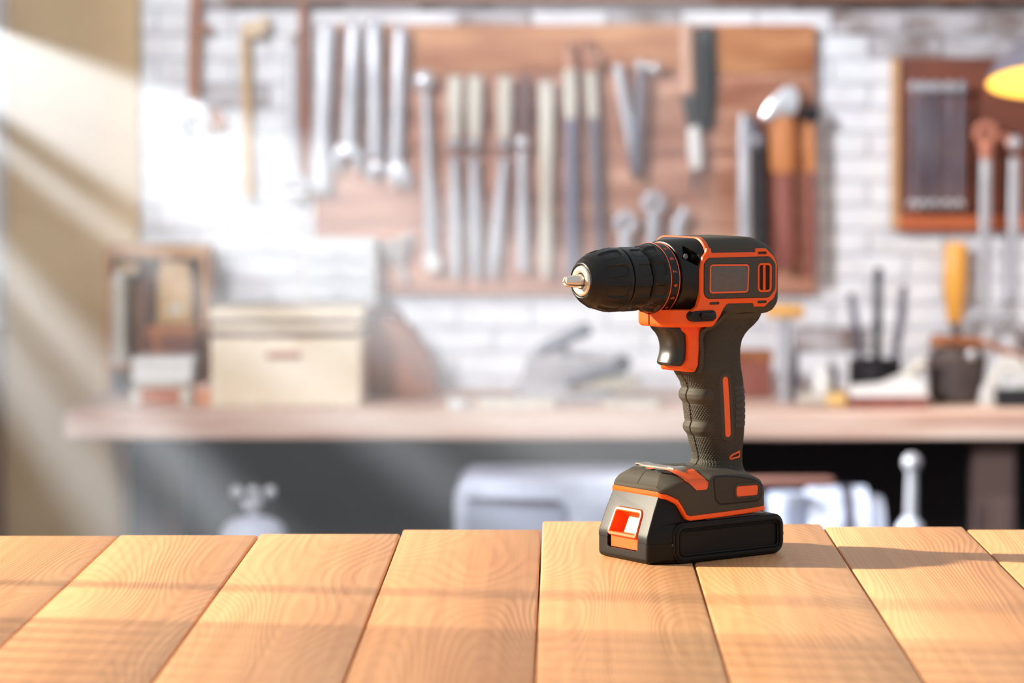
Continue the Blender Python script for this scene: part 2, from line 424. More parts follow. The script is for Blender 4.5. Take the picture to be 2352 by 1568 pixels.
for uu in (4.45, 11.4):
    t = MB(); rings = []
    for i in range(120):
        a = i*2*PI/120; rings.append([(uu+.32*math.cos(q*PI/4), -(23.33+.22*math.sin(q*PI/4))*math.cos(a), AX+(23.33+.22*math.sin(q*PI/4))*math.sin(a)) for q in range(8)])
    rings.append(rings[0]); t.loft(rings, False, False); part(t, 'orange_line', M_orl, clutch)
def text_mesh(txt, size):
    c = bpy.data.curves.new('t', 'FONT'); c.body = txt; c.size = size; c.align_x = 'CENTER'; c.align_y = 'CENTER'
    o = bpy.data.objects.new('t', c); COL.objects.link(o); bpy.context.view_layer.update()
    me = bpy.data.meshes.new_from_object(o.evaluated_get(bpy.context.evaluated_depsgraph_get()))
    vs = [tuple(v.co) for v in me.vertices]; fs = [tuple(p.vertices) for p in me.polygons]
    bpy.data.objects.remove(o); bpy.data.meshes.remove(me); bpy.data.curves.remove(c)
    xs = [v[0] for v in vs]; ys = [v[1] for v in vs]; cx, cy = (min(xs)+max(xs))/2, (min(ys)+max(ys))/2
    return [(v[0]-cx, v[1]-cy) for v in vs], fs
for k in range(1, 12):
    vs_, fs2 = text_mesh(str(k) if k < 11 else '1', 4.4)
    if k > 10: continue
    th0 = math.radians(13+22.3*(k-7)); R = 23.42; mb = MB()
    mb.add([(7.95-y, -R*math.cos(th0+x/R), AX+R*math.sin(th0+x/R)) for x, y in vs_], fs2)
    part(mb, 'digit', M_orl, clutch)
vs_, fs2 = text_mesh('VEE-', 3.0)
mb = MB(); th0 = math.radians(48)
def sleeve_r(u): return interp(curve, u)[0]
mb.add([(-47.2-y*.75, -(sleeve_r(-47.2-y*.75)+.06)*math.cos(th0+x/15.6), AX+(sleeve_r(-47.2-y*.75)+.06)*math.sin(th0+x/15.6)) for x, y in [(-a, -b) for a, b in vs_]], fs2)
part(mb, 'moulded_lettering', M_black, sleeve)
# steel nose and three jaws
part(revolve([(-40, 5.4), (-52.2, 5.4), (-52.8, 5.9), (-52.9, 6.3), (-52.9, 8.6), (-52.5, 9.3), (-52.0, 9.6), (-51.7, 9.9), (-50.5, 10.15), (-47, 10.15)], 1, lambda *a: 0, 72), 'chuck_nose', M_steel, angle=25, label='polished steel nose plate of the chuck')
for k in range(3):
    mb = MB(); rings = []
    a0 = math.radians(22+120*k)
    for u, r, ri in ((-42, 5.0, .3), (-52, 4.6, .3), (-62.5, 3.5, .3), (-64.4, 2.9, .5), (-64.9, 2.2, .8)):
        arc = [(u, -r*math.cos(a0+math.radians(d)), AX+r*math.sin(a0+math.radians(d))) for d in range(-52, 53, 13)]
        arc.append((u, -ri*math.cos(a0), AX+ri*math.sin(a0))); rings.append(arc)
    mb.loft(rings); part(mb, 'chuck_jaw', M_steel, angle=30)
part(MB().lathe([(-45, 5.3), (-46, 5.3)], (0, 0, AX), 24, 'x'), 'chuck_bore', M_dark)

# gear collar and motor housing: rounded sections along u
def rsec(u, hw, zb, zt, rb, rt, seg=7, sh=None):
    p = rpoly([(-hw, zb), (hw, zb), (hw, zt), (-hw, zt)], [rb, rb, rt, rt], seg)
    return [(u+(sh(v, w) if sh else 0), v, w) for v, w in p]
co = MB()
co.loft([rsec(13.0, 23.6, AX-23.4, AX+23.6, 23.1, 23.1, 12), rsec(13.2, 24.2, AX-24.2, AX+24.2, 24, 24, 12), rsec(13.9, 24.7, AX-24.4, AX+24.8, 24, 24, 12), rsec(19, 25.6, AX-24.8, AX+25.7, 24, 24, 12),
         rsec(24, 27.2, AX-25, AX+26.2, 20, 19, 12), rsec(29.2, 28.0, AX-25.2, AX+26.5, 16, 14, 12), rsec(36, 27, AX-25, AX+26.4, 14, 13, 12), rsec(46, 27, AX-25, AX+26.4, 12, 12.6, 12)])
collar = part(co, 'gear_collar', M_black, angle=30)
# screw pocket on the collar's shoulder
ck = MB(); ck.tube([(20.5, -28.5, 199.5), (23.5, -14, 199.5)], 4.6, 4); ck2 = MB()
ck2.add([(13.6, -27, 197.5), (25.4, -27, 191.6), (25.3, -27, 200.2), (19.6, -22, 208.0), (16.0, -13, 197.3), (24.6, -14, 194.0), (24.6, -14, 200.0), (19.6, -13, 204.5)],
        [(0, 1, 2, 3), (7, 6, 5, 4), (0, 4, 5, 1), (1, 5, 6, 2), (2, 6, 7, 3), (3, 7, 4, 0)])
cut(collar, ck2, MM)
part(MB().lathe([(-1.5, 2.0), (.6, 2.0), (.9, 1.6)], (21.8, 0, 0), 16, 'y'), 'screw', M_steel)
scr = [o for o in bpy.data.objects if o.name == 'screw'][0]; scr.parent = collar
scr.data.transform(Matrix.Translation((0, -.0158, .1985)) @ Matrix.Rotation(PI, 4, 'X'))
bd = MB()
def body_sec(u, k, rr=0):      # k shrinks the section near the rounded tail
    return rsec(u, 28.4-rr, 158.5+rr*.8, 210.8-rr*.7-k, 9, 13, 8)
rings = [body_sec(30, 0, .4)]
for u in (32, 40, 60, 68): rings.append(body_sec(u, 0))
for u, rr, k in ((76, 0, .7), (82, .2, 2.2), (87, .7, 3.8), (91, 1.8, 5.4), (94, 3.6, 7), (96, 6, 9), (97.2, 9, 11)): rings.append(body_sec(u, k, rr))
bd.loft(rings)
body = part(bd, 'motor_housing', M_rub, angle=40)
part(MB().loft([rsec(u, hw, zb, zt, 9, 13, 8) for u, hw, zb, zt in ((29.0, 27.6, 185, 210.3), (29.5, 28.8, 185, 211.1), (32.6, 28.8, 185, 211.2), (33.1, 28.2, 185, 210.7))], False, False), 'orange_band', M_or)
# orange side frame, dark inlay, badge and vents
fr_out = rpoly([(26.2, 198.4), (28.9, 201.4), (29.6, 204), (33.0, 204), (33.4, 201.0), (71.0, 200.5), (71.7, 203), (80.2, 202.8), (83.2, 200.4), (87.4, 197.4), (89.8, 192), (89.6, 174.5), (87, 169.2), (82.6, 166.6), (79, 164), (70, 164.3), (69.2, 166.7), (47, 167.2), (43.6, 164), (40.9, 159.4), (38.4, 156.5), (24, 157), (20, 160.5), (17.2, 163.5), (21.8, 166.2), (24.2, 173), (24.2, 190)],
               [2, 2, 0, 0, 1, .6, .6, 1.5, 2, 5, 4, 5, 3, 3, 1.5, .6, 1, 3, 2, 2, 2, 1, 1, 2, 3, 3, 1], 4)
sf = part(MB().plate(fr_out, -26.0, -29.0, .45), 'side_frame', M_or, angle=30)
def slot(u0, u1, w0, w1, v0=-29.6, v1=-26.6, r=.9): return MB().plate(rrect(u0, u1, w0, w1, r), v1, v0)
for a in ((73.0, 81.0, 198.9, 200.8), (31.6, 40.2, 166.9, 168.7), (72.6, 80.8, 166.3, 168.2)):
    cut(sf, slot(*a), MM)
    part(MB().plate(rrect(a[0]-.2, a[1]+.2, a[2]-.2, a[3]+.2, .9), -26.1, -26.7), 'vent_slot', M_dark, sf)
inl = rpoly([(27.0, 171.2), (82.6, 170.2), (87.9, 175.5), (88.0, 192.5), (83.2, 197.1), (30.8, 197.4), (27.2, 194)], [5, 5, 4, 4, 5, 4, 3], 6)
part(MB().plate(offset(inl, .35), -28.6, -29.06, .02), 'inlay_gap', M_dark, sf)
ip = part(MB().plate(inl, -28.4, -29.7, .5), 'inlay_panel', M_rubp, angle=30)
bg_o = rpoly([(31.0, 174.2), (64.4, 173.9), (65.3, 192.8), (31.4, 193.6)], 2.6, 5)
part(MB().plate(offset(bg_o, .3), -29.5, -29.74, .02), 'badge_gap', M_dark, ip)
part(MB().frame(bg_o, 1.25, -29.3, -30.0, .3), 'badge_border', M_orl, ip)
part(MB().plate(offset(bg_o, -1.2), -29.2, -29.8, .1), 'badge', M_lab, ip, label='blank grey badge')
vo = rpoly([(72.3, 173.8), (84.3, 173.5), (84.6, 193.0), (72.3, 193.4)], 3.2, 5)
cut(ip, MB().plate(offset(vo, -.4), -26, -31), MM); cut(sf, MB().plate(offset(vo, -.4), -25, -31), MM)
part(MB().plate(offset(vo, .3), -29.5, -29.74, .02) if False else MB().frame(offset(vo, .3), .5, -29.0, -29.74, .05), 'vent_gap', M_dark, ip)
vent = part(MB().frame(vo, 1.5, -25.5, -30.2, .4), 'vent_frame', M_or, ip)
part(MB().plate(rrect(77.2, 79.3, 174.6, 192.6, .3), -25.6, -29.8, .4), 'vent_bar', M_or, ip)
cut(body, MB().plate(offset(vo, -1.2), -22, -31), MM)
part(MB().plate(rrect(72.8, 84.0, 174, 193, 2.5), -22.4, -27.6), 'vent_backing', mat('vent_red', (222, 56, 12), rough=.5), ip)

# orange nose block under the collar, trigger frame, direction button, trigger
def sup(uf, ur, b, n=2.3, seg=96, nf=None):
    uc, a = (uf+ur)/2, (ur-uf)/2; out = []
    for i in range(seg):
        t = i*2*PI/seg; c, s = math.cos(t), math.sin(t); e = nf if (nf and c < 0) else n
        out.append((uc+a*math.copysign(abs(c)**(2/e), c), b*math.copysign(abs(s)**(2/e), s)))
    return out
nbk = MB(); rings = []
for w, ins in ((152.2, 2.4), (152.5, 1.1), (153.4, .2), (155, 0), (158, 0), (161, .0), (163.6, 0), (163.9, 1.0)):
    ur = 36.5+(w-153)*.75
    p = rpoly([(4.0, -10.5), (9.5, -18.8), (22, -27.2), (ur, -28.4), (ur, 28.4), (22, 27.2), (9.5, 18.8), (4.0, 10.5)], [9, 10, 10, 1, 1, 10, 10, 9], 8)
    rings.append([(u, v, w) for u, v in offset(p, -ins)])
nbk.loft(rings); part(nbk, 'nose_block', M_or, angle=50)
part(MB().box(3.35, 4.2, -.09, .09, 153.4, 163), 'seam_line', mat('seam', (150, 50, 14), rough=.6))
def extr(poly, b, r, taper=None, seg=4):
    poly = poly if area(poly) > 0 else poly[::-1]; rings = []
    lay = [(-b+r*(1-math.sin(PI/2*k/seg)), r*(1-math.cos(PI/2*k/seg))) for k in range(seg, -1, -1)]
    lay = lay+[(-v, i) for v, i in lay[::-1]]
    for v, ins in lay:
        o = offset(poly, -ins) if ins > 1e-6 else poly
        rings.append([(u, v*(taper(u, w) if taper else 1), w) for u, w in o])
    return MB().loft(rings)
tf = rpoly([(14.5, 156), (15.0, 152.3), (19.5, 151.3), (25.6, 147), (26.2, 139), (25.6, 130.5), (23.5, 127.3), (22.8, 126.8), (22.4, 125.6), (22.8, 123.6), (25.5, 122.0), (31, 121.8), (33.5, 126), (34.5, 140), (38, 152), (44, 157), (44, 160)], [0, 2, 3, 3, 3, 3, 3, 1, 1, 2, 2, 2, 2, 2, 2, 2, 0], 4)
part(MB().box(27.5, 39, -12.5, 12.5, 122.6, 157, .6), 'trigger_well', M_or)
part(extr(dense(tf, 1.5), 15.6, 1.5, lambda u, w: .62+.38*smooth((u-19)/9)), 'trigger_frame', M_or, angle=40)
TT = [(125.6, 18.9, 8.5), (125.9, 16.7, 10.2), (126.7, 15.3, 11.0), (128.0, 14.7, 11.2), (129.3, 15.1, 11.2), (131.5, 16.1, 11.2), (135, 17.1, 11.2), (139, 17.1, 11.2), (143, 16.1, 11.2), (146.5, 14.1, 11.2), (149, 11.6, 11.1), (150.6, 9.3, 11.0), (151.6, 8.6, 10.8), (153.5, 8.6, 10.6)]
rings = []; w = 125.6
while w <= 153.5:
    uf = sum(interp(TT, w+q*.35)[0] for q in range(-5, 6))/11 if w > 129.5 else interp(TT, w)[0]
    hb_ = interp(TT, w)[1]; rg = []
    for i in range(25):
        t = -PI/2+PI*i/24; c, s_ = math.cos(t), math.sin(t)
        rg.append((uf+9*(1-abs(c)**(2/2.5)), hb_*math.copysign(abs(s_)**(2/2.5), s_), w))
    rg += [(31, hb_, w), (31, -hb_, w)]; rings.append(rg); w += .3
part(MB().loft(rings), 'trigger', mat('trigger_plastic', (40, 38, 34), rough=.36, bump=.15, bscale=3000, bdist=.00015), angle=50)
part(MB().plate(rrect(16.6, 37.2, 156.2, 163.4, 3.2), -20, -29.15, .1), 'button_recess', M_dark)
bt = MB(); bt.plate(rpoly([(25.5, 157.6), (35.6, 157.4), (36.4, 159.7), (35.4, 162.0), (24.0, 162.3), (23.2, 160)], 1.4, 4), -20, -31.3, .9)
part(bt, 'direction_button', M_black, angle=30)

# grip
GT = [(52.5, 26, 78.2, 24.5), (54, 31, 78, 22), (55.5, 36.0, 77.8, 19.8), (57, 40.2, 77.6, 18.2), (59, 43.8, 77.5, 17.0), (62, 45.6, 77.4, 16.5), (66, 45.2, 77.6, 16.6), (72, 43.3, 78.2, 17.2), (80, 41.2, 79.0, 17.8),
      (90, 39.2, 79.6, 18.2), (100, 37.7, 79.4, 18.5), (110, 36.7, 78.6, 18.5), (114, 35.2, 78.2, 18.5), (118, 32, 77.6, 18.4), (122, 29, 77.0, 18.2), (128, 30.5, 76.2, 18.0), (135, 32, 76.0, 18.0),
      (141, 33.5, 77.2, 18.4), (145, 34.5, 79.8, 19.0), (148, 35.5, 83.0, 19.8), (151, 36.5, 87.2, 20.8), (154, 37.5, 90.3, 22.0), (157, 39, 91.6, 23.4), (160, 40, 91.6, 25)]
GN = 2.35
def grip_b(u, w):
    uf, ur, b = interp(GT, w); uc, a = (uf+ur)/2, (ur-uf)/2; t = min(.999, abs((u-uc)/a)); return b*(1-t**GN)**(1/GN)
STR = [(53.0, 121.5), (56.6, 74.6)]
def in_stripe(u, w):       # distance from the stripe's centre line
    (u0, w0), (u1, w1) = (53.6, 115.8), (56.6, 79.6); t = min(1, max(0, ((u-u0)*(u1-u0)+(w-w0)*(w1-w0))/((u1-u0)**2+(w1-w0)**2)))
    return math.hypot(u-u0-(u1-u0)*t, w-w0-(w1-w0)*t)
NS = 300; rings = []; w = 52.5
while w <= 160:
    uf, ur, b = interp(GT, w); pts = sup(uf, ur, b, GN, NS); L = [0]
    for i in range(1, NS+1): L.append(L[-1]+math.hypot(pts[i % NS][0]-pts[i-1][0], pts[i % NS][1]-pts[i-1][1]))
    rg = []
    for i in range(NS):
        u, v = pts[i]; n = Vector((pts[(i+1) % NS][1]-pts[i-1][1], -(pts[(i+1) % NS][0]-pts[i-1][0])))
        if n.length > 1e-9: n.normalize()
        s = L[i]-L[NS//2]        # arc length from the front seam
        d = 0; side = v < 0
        kn = 1.0
        for w0, amp in ((104.6, 2.1), (82.6, 2.1)):
            h = abs(w-w0); lim = 45.4 if w0 > 90 else 47.2
            q = sd_rr(u-(lim-25), w-w0, 25, 5.6, 5.4)
            if q < .8 and abs(v) > 0: kn = min(kn, smooth(q/.8+.0)) if q > 0 else 0
            if q < 0: d += amp*smooth(-q/4.6)-.25*max(0, 1-abs(q+.3)/.7)
        st = in_stripe(u, w)
        if side and st < 6.2: kn = 0
        if side and 5.4 < st < 6.2: d -= .5
        if side and u > 62 and 83 < w < 111 and u < 75: kn = 0
        if w > 156.5: kn *= 0
        bound = interp([(120, 31.5), (123, 34), (130, 35.5), (147, 34.8), (149.5, 37), (151.5, 41.5), (157, 46.5)], w)[0] if w > 120 else 0
        if w > 120 and u < bound+.4: kn = 0
        if w < 56: kn *= smooth((w-53)/3)
        fb = abs(s)
        if fb < .6: d -= 1.3*(1-fb/.6); kn = 0
        elif fb < 1.0: kn = 0
        if kn > 0:
            pa = (s/2.05+w/2.6) % 1; pb = (s/2.05-w/2.6) % 1
            g = min(min(pa, 1-pa), min(pb, 1-pb)); d -= .58*(1-smooth(g/.24))*kn
        if u > 74 and w > 151:
            ph = (u-74)/4.6 % 1
            if ph < .16: d -= .5
        rg.append((u+n.x*d, v+n.y*d, w))
    rings.append(rg); w += .36
grip = part(MB().loft(rings, False, False), 'grip', M_rub, angle=70)
def drape(out, fn, h0, h1, bev=.3, steps=5):
    """a soft pad laid over a curved side"""
    ro = []; base = out
    ro.append([(u, fn(u, w)-h0, w) for u, w in base]); ro.append([(u, fn(u, w)-(h1-bev), w) for u, w in base])
    cu = sum(p[0] for p in base)/len(base); cw = sum(p[1] for p in base)/len(base)
    o2 = offset(base, -bev)
    ro.append([(u, fn(u, w)-h1, w) for u, w in o2])
    return MB().loft(ro)
def drape_frame(out, wd, fn, h0, h1, bev=.25):
    i = offset(out, -wd); o2, i2 = offset(out, -bev), offset(i, bev)
    return MB().loft([[(u, fn(u, w)-h, w) for u, w in o] for o, h in ((out, h0), (out, h1-bev), (o2, h1), (i2, h1), (i, h1-bev), (i, h0))], False, False)
gf = lambda u, w: -grip_b(u, w)
def stadium(p, q, r, seg=10):
    p, q = Vector(p), Vector(q); d = (q-p).normalized(); n = Vector((-d.y, d.x)); a = math.atan2(n.y, n.x); out = []
    for k in range(seg+1): t = a+PI*k/seg; out.append((p.x+r*math.cos(t), p.y+r*math.sin(t)))
    for k in range(seg+1): t = a+PI+PI*k/seg; out.append((q.x+r*math.cos(t), q.y+r*math.sin(t)))
    return out
rim = rpoly([(30.5, 120.8), (33.2, 125), (34.2, 134), (33.2, 143), (34, 149.6), (37.2, 152.4), (40, 153.4), (43, 157), (44.5, 160.5), (48.5, 160.5), (47, 157), (43.8, 151.4), (40.6, 149.4), (37.4, 147.8), (36.6, 143), (37.6, 134), (36.8, 125), (34.8, 120.4)], [0, 3, 6, 4, 3, 2, 2, 2, 0, 0, 2, 2, 2, 3, 4, 6, 3, 0], 4)
part(drape(dense(rim, 1.0), lambda u, w: -max(grip_b(u, w), 15.9+max(0, w-147)*.95), -2.0, .9, .6), 'grip_rim', M_rub, grip)
A_, B_ = (53.6, 115.8), (56.6, 79.6)
part(drape_frame(dense(stadium(A_, B_, 5.1), 1.2), 2.9, gf, -.6, .75, .5), 'stripe_rim', M_rub, grip)
part(drape(dense(stadium(A_, B_, 2.35), 1.2), gf, -.3, .45, .3), 'orange_stripe', M_orl, grip)
for k in range(6):
    w0 = 85.2+k*4.3
    part(drape(dense(rpoly([(62.6, w0-1.7), (75.4, w0-1.5), (75.4, w0+1.9), (62.6, w0+1.7)], .7, 3), 1.2), gf, -.4, .55, .25), 'grip_rib', M_rub, grip)
po = rpoly([(59.0, 61.9), (68.5, 63.2), (68.5, 68.0), (60.5, 65.7), (58.6, 64.0)], .9, 3)
part(drape_frame(dense(po, .8), 1.2, gf, -.5, .6, .25), 'lanyard_port', M_orl, grip)
part(drape(dense(offset(po, -1.1), .8), gf, -.5, .12, .05), 'port_opening', M_dark, grip)

# foot housing, trim and inserts
FT = [(-7.0, 24.0, 46.3, 49.0), (-5.6, 25.8, 45.2, 50.0), (-3.0, 28.3, 44.8, 53.6), (-.5, 30.4, 43.6, 56.4), (2.5, 32.3, 41.5, 57.8), (5, 33.4, 37.2, 58.2), (8, 34.3, 31.6, 58.4), (10.5, 34.9, 30.6, 58.4), (15, 35.2, 30.7, 58.3), (20, 35.4, 30.8, 58.2), (23.5, 35.4, 30.9, 58.1), (25.5, 35.4, 30.9, 58.05), (27, 35.45, 30.9, 58.0), (28.5, 35.45, 31, 57.95), (30.5, 35.5, 31, 57.9), (40, 35.5, 31.2, 57.6), (55, 35.4, 31.6, 56.8), (66, 35.0, 32.0, 55.0), (72, 34.2, 32.2, 53.0), (75, 33.0, 32.4, 50.0), (76.2, 31.2, 33.0, 47.5)]
def shoulder_drop(u): return 6.5-4.0*smooth((u-25)/5)+1.2*smooth((u-60)/12)
def foot_sec(u, hw, zb, zt):
    k = min(1, max(.0, (zt-zb)/14)); dr = shoulder_drop(u)*k; sl = 15*k
    p = rpoly([(-hw, zb), (hw, zb), (hw, max(zb+1.0, zt-dr)), (hw-sl, zt), (-hw+sl, zt), (-hw, max(zb+1.0, zt-dr))], [.6, .6, min(5, dr)*k+.3, 6*k+.3, 6*k+.3, min(5, dr)*k+.3], 5)
    return [(u, v, w) for v, w in p]
foot = part(MB().loft([foot_sec(*r) for r in FT]), 'foot_housing', M_rub, angle=50)
tr_ = []
for u, hw, zb, zt in FT:
    p = rpoly([(-hw-.7, zb-3.1), (hw+.7, zb-3.1), (hw+.7, zb+.1), (-hw-.7, zb+.1)], .8, 3); tr_.append([(u-(.6 if u < 0 else 0), v, w) for v, w in p])
part(MB().loft(tr_), 'foot_trim', M_or, angle=50)
def foot_v(u, w):
    hw, zb, zt = interp(FT, u); dr = shoulder_drop(u); ze = zt-dr
    return -hw if w < ze-1.5 else -(hw-1.4*min(1, max(0, (w-ze+1.5)/2))**2)
kp = rpoly([(29.8, 54.6), (31.4, 40), (35.0, 36.3), (68.4, 36.2), (71.8, 39.5), (71.2, 46.4), (66, 49.8), (50, 53.2), (40, 54.4)], [2, 5, 3.5, 3, 2.5, 2, 3, 6, 4], 4)
part(drape_frame(dense(offset(kp, .5), 1.5), .9, foot_v, -.3, .12, .04), 'panel_groove', M_dark, foot)
part(drape(dense(offset(kp, -.3), 1.5), foot_v, -.5, .55, .4), 'knurled_panel', M_kn, foot)
oi_ = rpoly([(48.8, 40.2), (67.4, 40.0), (68.0, 47.0), (48.6, 47.3)], 1.8, 4)
part(drape_frame(dense(offset(oi_, 1.5), 1.5), 1.5, foot_v, -.3, 1.1, .4), 'inlay_rim', M_rub, foot)
part(drape(dense(oi_, 1.5), foot_v, -.3, 1.0, .5), 'orange_inlay', M_orl, foot)
ty = MB(); rings = []      # orange bit tray let into the near shoulder
def shoulder(u, wl, n=14, lift=.5):
    p = [(v, w) for _, v, w in foot_sec(u, *interp(FT, u)) if v < .01]
    p = [q for q in p if q[0] < -10.5]; p.sort(key=lambda q: (q[1], q[0]))
    hw = interp(FT, u)[0]; p = [(-hw, wl)]+[q for q in p if q[1] > wl+.2]+[(-10.5, p[-1][1])]
    L = [0]
    for a_, b_ in zip(p, p[1:]): L.append(L[-1]+math.hypot(b_[0]-a_[0], b_[1]-a_[1]))
    out = []
    for k in range(n):
        t = L[-1]*k/(n-1); i = max(j for j in range(len(L)) if L[j] <= t+1e-9); i = min(i, len(p)-2)
        q = (t-L[i])/max(1e-9, L[i+1]-L[i]); v = p[i][0]+(p[i+1][0]-p[i][0])*q; w = p[i][1]+(p[i+1][1]-p[i][1])*q
        out.append((u, v-lift*.7, w+lift))
    return out
for u, wl_ in ((6.2, 54.6), (9, 52.2), (12, 49.6), (15.5, 46.6), (20, 46.4), (23.4, 46.4), (24.4, 47.2), (25.0, 48.6), (25.3, 51)): rings.append(shoulder(u, wl_))
ty.loft(rings, False, False, closed=False)
part(ty, 'bit_tray', M_orl, foot, angle=50)
dk = MB(); dk.add([(-.5, -15.5, 58.2), (4.8, -22.8, 57.4), (7.5, -18.5, 58.95), (6, -12.5, 59.0), (2.2, -10.6, 58.8)], [(0, 1, 2, 3, 4)]); part(dk, 'tray_mouth', M_dark, foot)
cp = MB()
cp.loft([[(u, v, w) for u, w in ((11, 59.0+h), (20.5, 58.9+h), (20.5, 59.9+h), (11, 60.0+h))] for v, h in ((-11.5, -.3), (16, -.7), (21.5, .1), (23.5, -.2), (24.2, -1.2))])
part(cp, 'bit_clip', M_clip, angle=25, label='bent bright steel bit clip')
ct = MB(); ct.loft([[(10.5, -11.5, 59.2), (22.8, -11.5, 59.0), (22.8, -11.5, 60.2), (10.5, -11.5, 60.4)], [(10.8, -17, 57.8+1.2), (22, -17, 59.0), (22, -17, 60.0), (10.8, -17, 60.0)], [(14.5, -23.8, 56.8), (16, -23.8, 56.8), (16, -23.8, 57.6), (14.5, -23.8, 57.6)]])
part(ct, 'clip_tongue', M_clip, angle=25)
lo = [(4.2+5*0+2.4*math.cos(t*PI/8), 1+6.3*math.sin(t*PI/8)) for t in range(16)]
part(MB().loft([[(u, v, 57.6) for u, v in lo], [(u, v, 58.75) for u, v in lo]]), 'lamp_window', M_dark, foot)
part(MB().loft([[(4.0+.62*(u-4.2)+.2, -.8+.7*(v-1), 58) for u, v in lo], [(4.0+.62*(u-4.2)+.2, -.8+.7*(v-1), 58.95) for u, v in lo]]), 'lamp_lens', M_orl, foot)
sm = MB(); sm.add([(-6.2, -.25, 49.8), (-6.2, .25, 49.8), (-1.0, .25, 56.35), (-1.0, -.25, 56.35), (1.3, .1, 58), (1.3, -.1, 58)], [(0, 1, 2, 3), (3, 2, 4, 5)]); sm.v = [(x-.12, y, z+.12) for x, y, z in sm.v]
part(sm, 'foot_seam', M_dark, foot)

# battery pack
NB = [(13.8, -18.0), (16, -18.1), (18.5, -17.6), (20.5, -16.8), (26, -14.6), (34, -11.4), (42, -7.8), (45.5, -6.2)]
def bat_out(uf, hf, uc, hs, ur, ins=0, rr=7):
    p = rpoly([(uf, -hf), (uc, -hs), (ur, -hs), (ur, hs), (uc, hs), (uf, hf)], [4, 6, rr, rr, 6, 4], 6)
    return offset(p, -ins) if ins else p
rings = []
for w, ins, x in ((.2, 3.2, 0), (.9, 1.4, 0), (2.2, .3, 0), (3.6, 0, 0), (13.6, 0, 0), (13.9, .45, 0), (14.2, .45, 0), (14.5, .25, 0), (20, .3, 0), (24, .6, 0), (25.6, 1.8, 0), (26.2, 3.6, 0)):
    rings.append([(u, v, w) for u, v in bat_out(-18.2 if w < 14.3 else interp(NB, w)[0]+1.5, 26.4, -3.5, 34.6, 88.5, ins)])
pack = part(MB().loft(rings), 'battery_pack', M_gloss, angle=35)
rings = []
for w, uf in NB:
    k = (w-14)/31
    rings.append([(u, v, w) for u, v in rpoly([(uf, -26.3+1.5*k), (uf+10+4*k, -33.0+4.2*k), (24, -33.2+2*k), (24, 33.2-2*k), (uf+10+4*k, 33.0-4.2*k), (uf, 26.3-1.5*k)], [1.6, 5, 2, 2, 5, 1.6], 5)])
nose = part(MB().loft(rings), 'battery_nose', M_gloss, pack, angle=25)
# release latch: opening, frame, scoop
def face_u(w): return interp(NB, w)[0]
def on_face(vs2, h): return [(face_u(max(14, w))-h*.93, v, w+h*.36) for v, w in vs2]
lt = rpoly([(-16.4, 15.0), (16.4, 15.0), (15.2, 34.2), (-15.2, 34.2)], [3, 3, 4, 4], 5)
lt = dense(lt, 2.0)
cav = MB().loft([on_face(offset(lt, -.2), 3), on_face(offset(lt, -.2), -8)]); cut(nose, cav, MM); cut(pack, cav, MM)
sl = [(-16.2, 8.6), (-13.4, 7.4), (13.4, 7.4), (16.2, 8.6), (16.2, 17), (-16.2, 17)]
cut(pack, MB().loft([[(-25, v, w) for v, w in sl], [(-12.0, v, w) for v, w in sl]]), MM)
cut(nose, MB().loft([[(-25, v, w) for v, w in [(-16.2, 12), (16.2, 12), (16.2, 17.5), (-16.2, 17.5)]], [(-12.5, v, w) for v, w in [(-16.2, 12), (16.2, 12), (16.2, 17.5), (-16.2, 17.5)]]]), MM)
l2 = offset(lt, -.5); l3 = offset(lt, -3.0); l4 = offset(lt, -4.6)
lat = MB().loft([on_face(l2, -6), on_face(l2, .4), on_face(offset(l2, -.5), 1.1), on_face(offset(l2, -1.9), 1.1), on_face(l3, .5), on_face(l3, -1.0), on_face(l4, -6.2)], False, True)
latch = part(lat, 'release_latch', M_or, pack, angle=30, label='orange battery release latch')
part(MB().box(-16.4, -12.2, -15.0, 15.0, 7.6, 17.2, .4), 'latch_slide', M_or, latch)
# long recessed side panel of the pack
o1 = rrect(-3.4, 89.8, .15, 26.6, 8.2, 8)
part(MB().plate(o1, -30, -35.8, .9, 4), 'side_panel', M_gloss, pack, angle=40)
sp_ = [o for o in pack.children if o.name.startswith('side_panel')][0]
o2 = offset(o1, -1.5)
part(MB().frame(o2, 2.6, -35.2, -37.0, .7), 'panel_rim', M_gloss, sp_, angle=30)
o3 = offset(o1, -4.6)
cut(sp_, MB().plate(offset(o1, -5.0), -34.9, -38), MM)
part(MB().frame(o3, 1.4, -35, -36.7, .6), 'panel_lip', M_gloss, sp_, angle=30)
for uu in (-3.7, 89.9): part(MB().box(uu-.25, uu+.25, -35.2, -33.5, 12.2, 13.6), 'parting_notch', mat('notch', (90, 88, 86), rough=.4), sp_)
part(MB().box(26, 77, -32.6, -20, 26.0, 27.6, .4), 'contact_rail', mat('rail_grey', (92, 90, 90), rough=.35), pack)

